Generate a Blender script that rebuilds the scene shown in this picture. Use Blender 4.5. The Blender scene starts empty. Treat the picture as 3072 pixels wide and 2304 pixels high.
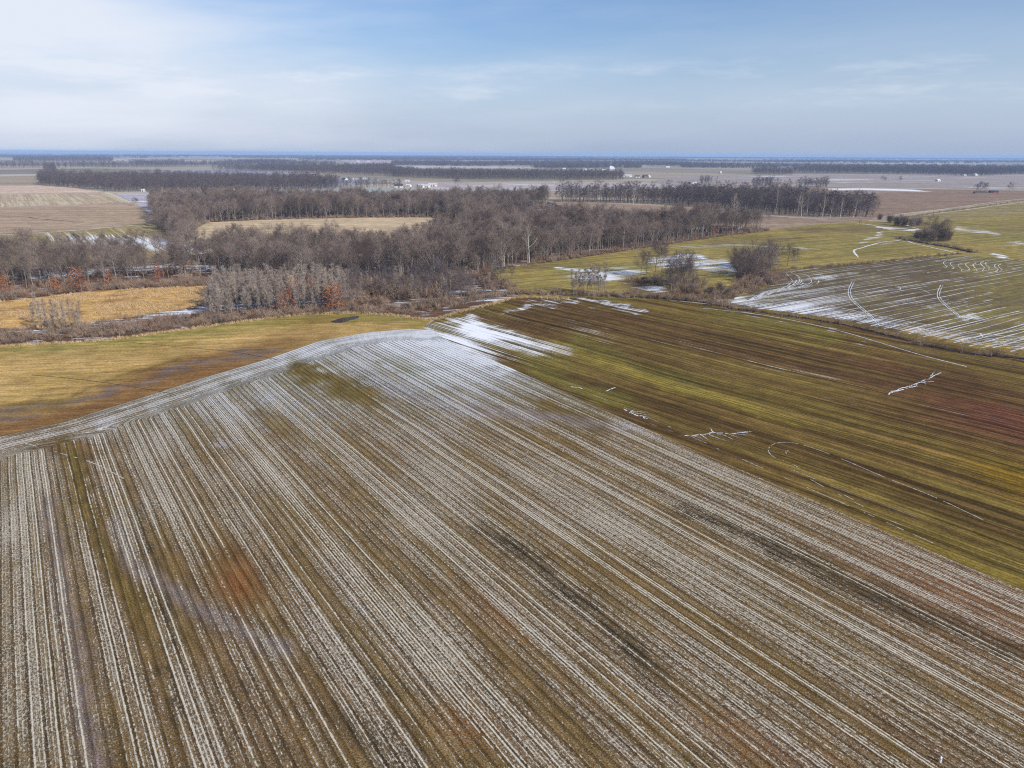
import bpy, math, random
import numpy as np
from mathutils import Vector, Matrix
from mathutils.geometry import delaunay_2d_cdt

R = math.radians
random.seed(7)
rng = np.random.default_rng(7)
SC = bpy.context.scene
COL = SC.collection

# ------------------------------------------------------------------ camera, sky, sun, exposure
H = 70.0                      # flying height above the fields
FPX = 2132.0                  # focal length in pixels of the 3072 wide photograph
PITCH = math.atan((1152 - 461) / FPX)
ROLL = R(0.32)
F_ = Vector((0, math.cos(PITCH), -math.sin(PITCH)))
R0 = Vector((1, 0, 0)); U0 = Vector((0, math.sin(PITCH), math.cos(PITCH)))
RT_ = math.cos(ROLL) * R0 + math.sin(ROLL) * U0
UP_ = -math.sin(ROLL) * R0 + math.cos(ROLL) * U0
cam = bpy.data.cameras.new('camera')
cam.sensor_width = 36; cam.lens = 36 * FPX / 3072
cam.clip_start = 0.5; cam.clip_end = 90000
camo = bpy.data.objects.new('camera', cam); COL.objects.link(camo)
camo.matrix_world = Matrix(((RT_.x, UP_.x, -F_.x, 0), (RT_.y, UP_.y, -F_.y, 0), (RT_.z, UP_.z, -F_.z, H), (0, 0, 0, 1)))
SC.camera = camo

SUN_AZ, SUN_EL = R(128), R(33)     # clockwise from the viewing direction: right and behind
sdir = Vector((math.sin(SUN_AZ) * math.cos(SUN_EL), math.cos(SUN_AZ) * math.cos(SUN_EL), math.sin(SUN_EL)))
sun = bpy.data.lights.new('sun', 'SUN'); sun.energy = 4.2; sun.angle = R(0.53); sun.color = (1, 0.94, 0.85)
suno = bpy.data.objects.new('sun', sun); COL.objects.link(suno)
suno.rotation_euler = sdir.to_track_quat('Z', 'Y').to_euler()
SC.view_settings.view_transform = 'Standard'; SC.view_settings.look = 'None'
SC.view_settings.gamma = 1; SC.view_settings.use_curve_mapping = False
SC.view_settings.exposure = 0.3
SC.cycles.max_bounces = 6; SC.cycles.diffuse_bounces = 2; SC.cycles.volume_bounces = 1
SC.cycles.use_denoising = False; SC.cycles.filter_width = 1.15
try:
    SC.cycles.denoising_input_passes = 'RGB_ALBEDO_NORMAL'; SC.cycles.denoising_prefilter = 'ACCURATE'
except Exception: pass
SKY_STRENGTH = 0.10
HAZE_DENSITY = 6.5e-5
HAZE_COLOR = (0.40, 0.60, 0.95)

# ------------------------------------------------------------------ node helpers
class E:
    """a node socket that can be used in arithmetic"""
    def __init__(s, nt, sock): s.nt, s.s = nt, sock
    def _m(s, op, *a):
        n = s.nt.nodes.new('ShaderNodeMath'); n.operation = op
        for i, v in enumerate((s,) + a):
            if isinstance(v, E): s.nt.links.new(v.s, n.inputs[i])
            else: n.inputs[i].default_value = v
        return E(s.nt, n.outputs[0])
    def __add__(s, o): return s._m('ADD', o)
    def __sub__(s, o): return s._m('SUBTRACT', o)
    def __mul__(s, o): return s._m('MULTIPLY', o)
    def __truediv__(s, o): return s._m('DIVIDE', o)
    __radd__ = __add__; __rmul__ = __mul__
    def __rsub__(s, o): return (s * -1.0) + o
    def floor(s): return s._m('FLOOR')
    def fract(s): return s._m('FRACT')
    def abs(s): return s._m('ABSOLUTE')
    def max(s, o): return s._m('MAXIMUM', o)
    def min(s, o): return s._m('MINIMUM', o)
    def sstep(s, a, b, lo=0.0, hi=1.0):
        n = s.nt.nodes.new('ShaderNodeMapRange'); n.interpolation_type = 'SMOOTHSTEP'
        s.nt.links.new(s.s, n.inputs[0])
        for i, v in ((1, a), (2, b), (3, lo), (4, hi)):
            if isinstance(v, E): s.nt.links.new(v.s, n.inputs[i])
            else: n.inputs[i].default_value = v
        return E(s.nt, n.outputs[0])
class NT:
    def __init__(s, nt): s.nt = nt
    def node(s, t, **k):
        n = s.nt.nodes.new(t)
        for a, v in k.items(): setattr(n, a, v)
        return n
    def put(s, sock, v):
        if isinstance(v, E): s.nt.links.new(v.s, sock)
        else: sock.default_value = v
    def attr(s, name, out='Fac'):
        n = s.node('ShaderNodeAttribute', attribute_name=name); return E(s.nt, n.outputs[out])
    def pos(s):
        return E(s.nt, s.node('ShaderNodeNewGeometry').outputs['Position'])
    def xyz(s, v):
        n = s.node('ShaderNodeSeparateXYZ'); s.nt.links.new(v.s, n.inputs[0]); return [E(s.nt, o) for o in n.outputs]
    def vec(s, x, y, z=0.0):
        n = s.node('ShaderNodeCombineXYZ')
        for i, v in enumerate((x, y, z)): s.put(n.inputs[i], v)
        return E(s.nt, n.outputs[0])
    def noise(s, v, scale=1.0, detail=2.0, rough=0.5):
        n = s.node('ShaderNodeTexNoise'); s.nt.links.new(v.s, n.inputs['Vector'])
        n.inputs['Scale'].default_value = scale; n.inputs['Detail'].default_value = detail
        n.inputs['Roughness'].default_value = rough
        return E(s.nt, n.outputs[0])
    def white(s, v):
        n = s.node('ShaderNodeTexWhiteNoise', noise_dimensions='1D'); s.nt.links.new(v.s, n.inputs['W']); return E(s.nt, n.outputs['Value'])
    def mix(s, f, a, b, blend='MIX'):
        n = s.node('ShaderNodeMix', data_type='RGBA', blend_type=blend); n.clamp_factor = True
        s.put(n.inputs[0], f)
        for i, v in ((6, a), (7, b)):
            if isinstance(v, E): s.nt.links.new(v.s, n.inputs[i])
            else: n.inputs[i].default_value = (*v, 1)
        return E(s.nt, n.outputs[2])
    def scale(s, c, f):
        n = s.node('ShaderNodeVectorMath', operation='SCALE'); s.nt.links.new(c.s, n.inputs[0]); s.put(n.inputs[3], f)
        return E(s.nt, n.outputs[0])
    def bump(s, h, dist=0.1, strength=1.0):
        n = s.node('ShaderNodeBump'); n.inputs['Distance'].default_value = dist; n.inputs['Strength'].default_value = strength
        s.nt.links.new(h.s, n.inputs['Height']); return E(s.nt, n.outputs[0])
def lin(c):
    return tuple(((v / 255) / 12.92 if v / 255 <= 0.04045 else ((v / 255 + 0.055) / 1.055) ** 2.4) for v in c)
def alb(c, k=1.25):
    return tuple(min(0.85, v / k) for v in lin(c))
def material(name):
    m = bpy.data.materials.new(name); m.use_nodes = True
    nt = m.node_tree; b = nt.nodes['Principled BSDF']
    b.inputs['Roughness'].default_value = 0.95; b.inputs['Specular IOR Level'].default_value = 0.05
    return m, NT(nt), b
def plain(name, c, rough=0.8, vary=0.0, scale=1.0):
    m, t, b = material(name); b.inputs['Roughness'].default_value = rough
    if vary:
        n = t.noise(t.pos(), scale, 3.0)
        t.put(b.inputs['Base Color'], t.mix(n.sstep(.3, .7), tuple(v * (1 - vary) for v in c), tuple(v * (1 + vary) for v in c)))
    else: b.inputs['Base Color'].default_value = (*c, 1)
    return m

# ------------------------------------------------------------------ world
w = bpy.data.worlds.new('World'); SC.world = w; w.use_nodes = True
t = NT(w.node_tree); bg = w.node_tree.nodes['Background']
sky = t.node('ShaderNodeTexSky', sky_type='NISHITA', sun_disc=False)
sky.sun_elevation = SUN_EL; sky.sun_rotation = SUN_AZ
sky.altitude = 100; sky.air_density = 1.0; sky.dust_density = 1.2; sky.ozone_density = 2.5
g = E(w.node_tree, t.node('ShaderNodeTexCoord').outputs['Generated'])
x, y, z = t.xyz(g)
az = x._m('ARCTAN2', y); el = z._m('ARCSINE')
n1 = t.noise(t.vec(az * 1.0 + el * 1.2, el * 6.0 - az * 0.35, 3.1), 2.2, 6.0, 0.55)       # broad veils
n2 = t.noise(t.vec(az * 2.0 + el * 2.0, el * 22.0 - az * 1.6, 8.7), 2.0, 7.0, 0.6)         # thin streaks
n3 = t.noise(t.vec(az * 5.0, el * 26.0, 1.7), 1.6, 6.0, 0.6)                              # small puffs
veil = n1.sstep(.32, .72) * 0.38 + n2.sstep(.45, .85) * 0.07
# the thick cirrus bank that hangs over the left of the view
da = (az + 0.74) * 1.30; de = (el - 0.135) * 5.2 + da * 0.60
bank = (1.0 - (da * da + de * de)._m('SQRT').sstep(0.05, 0.95)) * (n1.sstep(.25, .60) * 0.4 + 0.6)
# low puffs over the horizon ahead
puff = n3.sstep(.46, .76) * el.sstep(.045, .075) * (1.0 - el.sstep(.085, .13)) * 0.42
veil = veil * az.sstep(-.55, .45, 1.0, .38)
cover = (veil + bank * 0.95 + puff).min(0.95)
low = 1.0 - el.sstep(0.01, 0.185)          # air near the horizon
blue = t.mix(1.0, E(w.node_tree, sky.outputs[0]), (0.74, 0.88, 1.08), 'MULTIPLY')
hz = t.mix(low * 0.86, blue, (4.3, 5.1, 6.4))
hz = t.mix(1.0 - el.sstep(-0.01, 0.075), hz, (3.1, 3.75, 4.95))
skyc = t.mix(cover, hz, (6.5, 6.9, 7.7))
w.node_tree.links.new(skyc.s, bg.inputs['Color'])
bg.inputs['Strength'].default_value = SKY_STRENGTH

# ------------------------------------------------------------------ pixel <-> ground
def at(px, py, zz=0.0):
    d = F_ + RT_ * ((px - 1536) / FPX) - UP_ * ((py - 1152) / FPX)
    k = (zz - H) / d.z
    return Vector((d.x * k, d.y * k, zz))
def proj(X, Y, Z=0.0):
    X = np.asarray(X, float); Y = np.asarray(Y, float); dz = np.asarray(Z, float) - H
    c = [X * a.x + Y * a.y + dz * a.z for a in (RT_, UP_, F_)]
    f = np.maximum(c[2], 1e-3)
    return 1536 + FPX * c[0] / f, 1152 - FPX * c[1] / f
def G(poly): return np.array([at(*p)[:2] for p in poly])
def inside(P, X, Y):
    r = np.zeros(len(X), bool); j = len(P) - 1
    for i in range(len(P)):
        xi, yi = P[i]; xj, yj = P[j]
        if yi != yj:
            c = ((yi > Y) != (yj > Y)) & (X < (xj - xi) * (Y - yi) / (yj - yi) + xi)
            r ^= c
        j = i
    return r
def _h(ix, iy, s):
    n = np.sin(ix * 127.1 + iy * 311.7 + s * 74.7) * 43758.5453
    return n - np.floor(n)
def vnoise(X, Y, sc, seed=0, octv=3):
    tot = 0; amp = 1; nrm = 0; f = 1.0 / sc
    for o in range(octv):
        x_ = X * f; y_ = Y * f; ix = np.floor(x_); iy = np.floor(y_); fx = x_ - ix; fy = y_ - iy
        fx = fx * fx * (3 - 2 * fx); fy = fy * fy * (3 - 2 * fy); s = seed + o * 13
        v = (_h(ix, iy, s) * (1 - fx) + _h(ix + 1, iy, s) * fx) * (1 - fy) + (_h(ix, iy + 1, s) * (1 - fx) + _h(ix + 1, iy + 1, s) * fx) * fy
        tot = tot + v * amp; nrm += amp; amp *= .5; f *= 2
    return tot / nrm
def seg_dist(px, py, pts, ky=1.0):
    d = np.full(px.shape, 1e9)
    for (ax, ay), (bx, by) in zip(pts[:-1], pts[1:]):
        vx, vy = bx - ax, (by - ay) * ky; wx, wy = px - ax, (py - ay) * ky
        k = np.clip((wx * vx + wy * vy) / (vx * vx + vy * vy), 0, 1)
        d = np.minimum(d, np.hypot(wx - k * vx, wy - k * vy))
    return d
def line(px, py, pts, wd, ky=1.0): return np.exp(-(seg_dist(px, py, pts, ky) / wd) ** 2)
def blob(px, py, cx, cy, rx, ry, a=0.0):
    c, s = math.cos(a), math.sin(a); dx, dy = px - cx, py - cy
    return np.exp(-(((dx * c + dy * s) / rx) ** 2 + ((-dx * s + dy * c) / ry) ** 2))
def lerp(a, b, k): return a + (b - a) * np.clip(k, 0, 1)[:, None]

# ------------------------------------------------------------------ object helpers
def tag(o, label=None, cat=None, group=None, kind=None):
    if label: o['label'] = label
    if cat: o['category'] = cat
    if group: o['group'] = group
    if kind: o['kind'] = kind
    return o
def mesh_obj(name, V, Fc, mats, parent=None, smooth=False, link=True, midx=None):
    me = bpy.data.meshes.new(name)
    me.from_pydata([tuple(v) for v in V], [], Fc)
    for m in (mats if isinstance(mats, (list, tuple)) else [mats]): me.materials.append(m)
    if midx is not None: me.polygons.foreach_set('material_index', midx)
    if smooth: me.polygons.foreach_set('use_smooth', [True] * len(me.polygons))
    me.update()
    o = bpy.data.objects.new(name, me)
    if link: COL.objects.link(o)
    if parent: o.parent = parent
    return o
def empty(name, loc, rz=0.0, sc=1.0):
    o = bpy.data.objects.new(name, None); COL.objects.link(o)
    o.location = loc; o.rotation_euler = (0, 0, rz); o.scale = (sc,) * 3 if not hasattr(sc, '__len__') else sc
    o.empty_display_size = 0.3
    return o
def sheet(name, poly_px, zz, step, mat, attrs, label, kind='structure'):
    """a field: triangulated in ground metres, with its soil, snow ... stored per vertex"""
    P = G(poly_px)
    B = []
    for i in range(len(P)):
        a, b = P[i], P[(i + 1) % len(P)]; n = max(1, int(np.hypot(*(b - a)) / (step * 1.5)))
        n = min(n, 400)
        for k in range(n): B.append(a + (b - a) * k / n)
    B = np.array(B)
    x0, y0 = P.min(0); x1, y1 = P.max(0)
    gx, gy = np.meshgrid(np.arange(x0, x1, step), np.arange(y0, y1, step)); gx = gx.ravel(); gy = gy.ravel()
    gx = gx + rng.uniform(-.2, .2, gx.shape) * step; gy = gy + rng.uniform(-.2, .2, gy.shape) * step
    ok = inside(P, gx, gy)
    pts = [Vector(p) for p in B] + [Vector(p) for p in np.c_[gx[ok], gy[ok]]]
    r = delaunay_2d_cdt(pts, [], [list(range(len(B)))], 1, 1e-4)
    V = np.array([(v.x, v.y) for v in r[0]])
    o = mesh_obj(name, np.c_[V, np.full(len(V), zz)], [tuple(f) for f in r[2]], mat)
    me = o.data
    if len(me.polygons) and me.polygons[0].normal.z < 0: me.flip_normals()
    px, py = proj(V[:, 0], V[:, 1])
    for k, v in attrs(px, py, V[:, 0], V[:, 1]).items():
        if v.ndim == 1:
            a = me.attributes.new(k, 'FLOAT', 'POINT'); a.data.foreach_set('value', v.astype(np.float32))
        else:
            a = me.attributes.new(k, 'FLOAT_COLOR', 'POINT'); a.data.foreach_set('color', np.c_[v, np.ones(len(v))].astype(np.float32).ravel())
    tag(o, label, kind=kind)
    return o

# ------------------------------------------------------------------ field materials
SNOW = (0.74, 0.76, 0.80)
CREAM = (0.64, 0.58, 0.46)
def uv(t, azd):
    a = R(azd); x, y, z = t.xyz(t.pos())
    return x * math.cos(a) - y * math.sin(a), x * math.sin(a) + y * math.cos(a), x, y
def stubble_mat():
    m, t, b = material('corn_stubble')
    u, v, x, y = uv(t, -34.6)
    soil = t.attr('soil', 'Color'); res = t.attr('res'); snow = t.attr('snow'); head = t.attr('head')
    # rows follow the field, in the headland they follow its edge
    u = t.mix(head, t.vec(u, v), t.vec(t.attr('eu'), t.attr('ev'))); u, v, _ = t.xyz(u)
    u = u + (t.noise(t.vec(v * .03, u * .02), 1.0, 2.0) - .5) * 0.5
    bed = u * (1 / 1.524); bt = (bed.fract() - .5).abs() * 2.0; rb = t.white(bed.floor() + 5.5); furrow = bt.sstep(.52, .92)
    row = u * (1 / .508); rid = row.floor(); tri = (row.fract() - .5).abs() * 2.0
    r1 = t.white(rid); r2 = t.noise(t.vec(rid * .21, v * .006), 1.0, 3.0, .6)
    every = t.white((rid * .125).floor() + 31.7)
    wide = r1.sstep(.78, .84)                                            # rows that stay white for long
    nb = t.noise(t.vec(rid * 7.37, v * 1.0), 1.0, 5.0, .75)
    nl = t.noise(t.vec(rid * 3.1, v * .045), 1.0, 2.0)
    fs = t.noise(t.vec(u * 3.4, v * 1.9), 1.0, 5.0, .75)
    f2 = t.noise(t.vec(u * 1.5, v * .8, 9.0), 1.0, 4.0, .7)
    wv = (f2 - .5) * 1.3 + (r1 - .5) * .40
    prof = 1.0 - (tri - wv).sstep(.16, .58)
    dens = (res - .44) * .62 + (nl - .5) * .60 + (r2 - .5) * .30 + wide * .20 + (r1 - .5) * .06 + (rb - .5) * .14 - furrow * .20
    stripe = ((nb * .58 + fs * .42 - .5) * 1.9 + .5 + dens).sstep(.46, .62) * prof
    speck = ((fs - .5) * 1.25 + .5 + (res - .43) * .36 + (r2 - .5) * .25 - tri * .03 - furrow * .07 + (rb - .5) * .05).sstep(.51, .66)
    deep = snow.sstep(.30, .95)
    sp2 = (fs * .6 + f2 * .4 + snow * .25 - tri * .06 - furrow * .20 + (rb - .5) * .08).sstep(.50, .66) * deep
    m1 = stripe.max(speck * .70).max(sp2 * .92)
    grain = t.noise(t.vec(u, v), 4.2, 5.0, .8); mid = t.noise(t.vec(u * .5, v * .10), 1.0, 4.0, .6); lit_ = t.noise(t.vec(u * .9, v * .25, 4.0), 1.0, 3.0, .6)
    sc = t.mix(lit_.sstep(.40, .62) * .5, soil, t.scale(t.mix(.55, soil, alb((146, 120, 84))), 1.05)); sc = t.scale(sc, 1.28)
    sc = t.scale(sc, grain.sstep(.34, .68, .20, 1.52) * mid.sstep(.25, .75, .72, 1.28) * (tri * .2 + .9) * furrow.sstep(0, 1, 1.12, .66))  # grain's dark end also paints in the shadows stalks cast on the soil
    cc = t.mix(snow.sstep(.1, .7), CREAM, SNOW)
    cc = t.scale(cc, t.noise(t.vec(u, v), 3.1, 4.0, .75).sstep(.25, .70, .62, 1.12))
    t.put(b.inputs['Base Color'], t.mix(m1, sc, cc))
    t.put(b.inputs['Normal'], t.bump(grain * .6 + m1 * .4 + (1.0 - tri) * .4, .22, 1.0))
    return m
def field_mat(name, azd, wid, con, snow_w=1.0, fine=1.0, lines=0.0):
    """drilled or grazed ground: colour and snow per vertex, streaks along the working direction"""
    m, t, b = material(name)
    u, v, x, y = uv(t, azd)
    soil = t.attr('soil', 'Color'); snow = t.attr('snow')
    u = u + (t.noise(t.vec(u * .01, v * .012), 1.0, 2.0) - .5) * 6.0
    s1 = t.noise(t.vec(u * (1 / wid), v * (.014 / wid)), 1.0, 4.0, .62)
    s2 = t.noise(t.vec(u * (4.3 / wid), v * (.035 / wid), 5.0), 1.0, 3.0, .6)
    gr = t.noise(t.vec(x, y), 1.5 * fine, 6.0, .78); s3 = t.noise(t.vec(u * (2.1 / wid), v * (.018 / wid), 2.0), 1.0, 4.0, .65)
    big = t.noise(t.vec(x, y), .03, 4.0, .6); g2 = t.noise(t.vec(u * 1.0, v * .55), .32 * fine, 5.0, .68)
    k = s1.sstep(.3, .7, 1 - con, 1 + con) * s2.sstep(.38, .62, 1 - con * .9, 1 + con * .9) * g2.sstep(.32, .68, .78, 1.22) * gr.sstep(.30, .70, .62, 1.38) * big.sstep(.3, .7, .9, 1.1)
    c = t.scale(soil, k)
    alt = t.attr('alt', 'Color')
    c = t.mix(s3.sstep(.42, .60) * .8, c, t.scale(alt, k))
    sm = (snow * 1.15 - .66 + (s1 - .5) * .9 * snow_w + (s2 - .5) * 1.5 * snow_w + (s3 - .5) * 1.2 * snow_w + (gr - .5) * .9).sstep(-.14, .26) * snow.sstep(0.02, .1)
    if lines:
        rid = (u * (1 / lines)).floor(); tri = ((u * (1 / lines)).fract() - .5).abs() * 2.0
        ln = t.white(rid).sstep(.84, .90) * (1.0 - tri.sstep(.04, .16)) * t.noise(t.vec(rid * 3.3, v * .035), 1.0, 5.0, .75).sstep(.50, .62)
        sm = sm.max(ln * .5)
    t.put(b.inputs['Base Color'], t.mix(sm, c, SNOW))
    t.put(b.inputs['Normal'], t.bump(gr * .6 + s2 * .4, .18, .7))
    return m
M_STUB = stubble_mat()
M_WHEAT = field_mat('winter_wheat', -41, 3.0, .44, fine=1.0, lines=1.9)
M_MEADOW = field_mat('dry_meadow', 80, 5.0, .14, fine=.8)
M_GREEN = field_mat('green_meadow', 62, 4.2, .24, fine=.7)
M_TRACK = field_mat('tracked_field', 57, 3.0, .22, fine=.9)
M_FLOOR = field_mat('leaf_litter', 75, 6.0, .25, fine=.7)
M_FARA = field_mat('far_ploughland', -35, 9.0, .16, fine=.5)
M_FARB = field_mat('far_ploughland_crosswise', 84, 12.0, .16, fine=.5)

A = lambda c: np.array(alb(c))
def const(c, n): return np.tile(A(c), (n, 1))
# ------------------------------------------------------------------ the ground itself, out to the horizon
def ground_mat():
    m, t, b = material('far_ground')
    x, y, z = t.xyz(t.pos())
    wx = x + (t.noise(t.vec(x, y), .0006, 2.0) - .5) * 500.0
    vn = t.node('ShaderNodeTexVoronoi'); t.put(vn.inputs['Vector'], t.vec(wx * .0011, y * .0016)); vn.inputs['Scale'].default_value = 1.0
    f = E(t.nt, vn.outputs['Color']); rr, gg, bb = t.xyz(f)
    st = t.noise(t.vec(x * .002, y * .02), 1.0, 4.0, .6)
    c = t.mix(rr, alb((164, 146, 122)), alb((186, 174, 156)))
    c = t.mix(gg.sstep(.45, .6) * .6, c, alb((124, 122, 100)))
    c = t.mix(bb.sstep(.8, .9) * .6, c, alb((205, 200, 200)))
    c = t.scale(c, st.sstep(.3, .7, .8, 1.2) * t.noise(t.vec(x, y), .15, 5.0, .7).sstep(.3, .7, .85, 1.15))
    t.put(b.inputs['Base Color'], c)
    return m
gv = [(-31000, -900, -.15), (31000, -900, -.15), (31000, 31000, -.15), (-31000, 31000, -.15)]
tag(mesh_obj('ground', gv, [(0, 1, 2, 3)], ground_mat()), 'patchwork farmland running flat to the horizon', kind='structure')

# ------------------------------------------------------------------ near fields
STUB = [(-900, 1560), (-300, 1385), (0, 1307), (200, 1262), (400, 1200), (620, 1130), (800, 1078), (960, 1022), (1100, 998), (1230, 986), (1285, 990),
        (1320, 1008), (1400, 1050), (1530, 1103), (2048, 1335), (2560, 1552), (3072, 1772), (3900, 2130), (3900, 2750), (-900, 2750)]
EDGE = STUB[:11]; EDGE2 = STUB[10:18]
def stub_attrs(px, py, X, Y):
    n = vnoise(X, Y, 18, 1); n2 = vnoise(X, Y, 6, 2); az = R(-34.6)
    u = X * math.cos(az) - Y * math.sin(az); v = X * math.sin(az) + Y * math.cos(az)
    ns = vnoise(u / 2.2, v / 26, 1.0, 3)              # long blotches along the rows
    wx = px + (n - .5) * 90; wy = py + (n2 - .5) * 60
    olive, brown, rust, grey, dark = A((114, 92, 54)), A((104, 80, 56)), A((128, 84, 48)), A((138, 128, 130)), A((58, 52, 38))
    s = lerp(np.tile(olive, (len(px), 1)), brown, (ns - .35) * 2.4)
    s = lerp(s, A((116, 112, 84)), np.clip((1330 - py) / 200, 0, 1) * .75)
    s = lerp(s, A((132, 92, 66)), blob(wx, wy, 2950, 1850, 420, 130, .4) * .8 + blob(wx, wy, 2300, 2250, 300, 60, .4) * .5)
    s = lerp(s, rust, np.maximum.reduce([blob(wx, wy, 710, 1740, 55, 80, -.5), blob(wx, wy, 1390, 2180, 90, 60, .6) * .7, blob(wx, wy, 1480, 1840, 120, 40, .6) * .6]))
    s = lerp(s, dark, np.maximum.reduce([line(wx, wy, [(1450, 1580), (1750, 1830), (1990, 2020)], 30), line(wx, wy, [(2050, 1520), (2420, 1690), (2800, 1850), (3072, 1960)], 34),
                                         line(wx, wy, [(430, 1540), (470, 1720), (500, 1900), (540, 2150)], 18) * .9, line(wx, wy, [(1010, 1890), (1130, 2030), (1250, 2200)], 8),
                                         line(wx, wy, [(1040, 2150), (1180, 2304)], 36) * .8, line(wx, wy, [(1090, 1120), (1200, 1170), (1330, 1215)], 22) * .8]) * .85)
    s = lerp(s, A((104, 88, 40)), np.maximum.reduce([line(wx, wy, [(205, 1330), (250, 1480), (330, 1680), (420, 1860)], 26), line(wx, wy, [(900, 1105), (980, 1130), (1110, 1185)], 20),
                                                     line(wx, wy, [(1150, 1075), (1240, 1105), (1320, 1135)], 14), line(wx, wy, [(1620, 1230), (1800, 1275)], 26) * .9]))
    s = lerp(s, A((96, 104, 40)), line(wx, wy, [(1150, 1075), (1240, 1105), (1320, 1135)], 12) * .8)
    s = lerp(s, grey, np.maximum.reduce([line(wx, wy, [(360, 1560), (400, 1680), (480, 1760), (600, 1840), (740, 1895), (880, 1960)], 20), line(wx, wy, [(155, 1500), (180, 1700), (240, 2000), (300, 2300)], 22),
                                         line(wx, wy, [(1180, 1185), (1350, 1215), (1560, 1245), (1900, 1280)], 15)]) * .7)
    res = .47 + (ns - .5) * .55 + (n - .5) * .22
    res += .12 * blob(px, py, 300, 1450, 700, 260) + .22 * blob(px, py, 30, 1900, 130, 500) + .10 * blob(px, py, 1700, 1700, 900, 350)
    res -= .75 * np.maximum.reduce([line(wx, wy, [(205, 1340), (250, 1480), (330, 1680), (420, 1860)], 28), blob(wx, wy, 710, 1740, 50, 80, -.5), line(wx, wy, [(900, 1105), (980, 1130), (1110, 1185)], 20),
                                    line(wx, wy, [(1150, 1075), (1240, 1105), (1320, 1135)], 13), line(wx, wy, [(1620, 1230), (1800, 1275)], 24), blob(wx, wy, 230, 1345, 60, 26), blob(wx, wy, 150, 1335, 50, 14)])
    res -= .22 * np.maximum.reduce([line(wx, wy, [(1450, 1580), (1750, 1830), (1990, 2020)], 22), line(wx, wy, [(2050, 1520), (2420, 1690), (2800, 1850), (3072, 1960)], 22), line(wx, wy, [(500, 1700), (760, 2000), (900, 2304)], 90) * .8])
    res -= .3 * line(wx, wy, [(155, 1500), (180, 1700), (240, 2000), (300, 2300)], 20)
    snow = np.clip((1390 - py) / 330, 0, 1) ** .8 * .62 + (n - .5) * .2
    snow += .34 * blob(wx, wy, 1330, 1080, 200, 75, .45) + .75 * line(wx, wy, [(1255, 995), (1330, 1035), (1420, 1075), (1510, 1105)], 15)
    snow += .5 * blob(px, py, 660, 1335, 60, 22) + .3 * blob(px, py, 340, 1460, 60, 20) + .4 * line(px, py, [(1035, 1770), (1090, 1830), (1140, 1880)], 14) + .15 * blob(px, py, 0, 1500, 300, 250)
    snow -= .4 * line(wx, wy, [(900, 1105), (980, 1130), (1110, 1185)], 30)
    d = seg_dist(px, py, EDGE, 1.0)
    E2 = G(EDGE); dm = seg_dist(X, Y, [tuple(e) for e in E2])
    hd = np.clip((16.5 - dm + (n2 - .5) * 3) / 3, 0, 1)
    snow += hd * (.10 + .3 * (n2 - .5)); res += hd * .04; res -= .75 * np.clip((3.2 - dm + (n2 - .5) * 9) / 3, 0, 1)
    # along-edge coordinate of the headland rows
    ev = np.zeros(len(X)); best = np.full(len(X), 1e9); acc = 0
    for a, b in zip(E2[:-1], E2[1:]):
        L = np.hypot(*(b - a)); dd = (b - a) / L; wxx, wyy = X - a[0], Y - a[1]
        k = np.clip(wxx * dd[0] + wyy * dd[1], 0, L); dist = np.hypot(wxx - k * dd[0], wyy - k * dd[1])
        q = dist < best; best[q] = dist[q]; ev[q] = acc + k[q]; acc += L
    return {'soil': s, 'res': np.clip(res, 0, 1), 'snow': np.clip(snow, 0, 1.3), 'head': hd, 'eu': best, 'ev': ev}
sheet('stubble_field', STUB, 0.0, 1.7, M_STUB, stub_attrs, 'corn stubble field in front, pale residue rows with thin snow')

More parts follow.
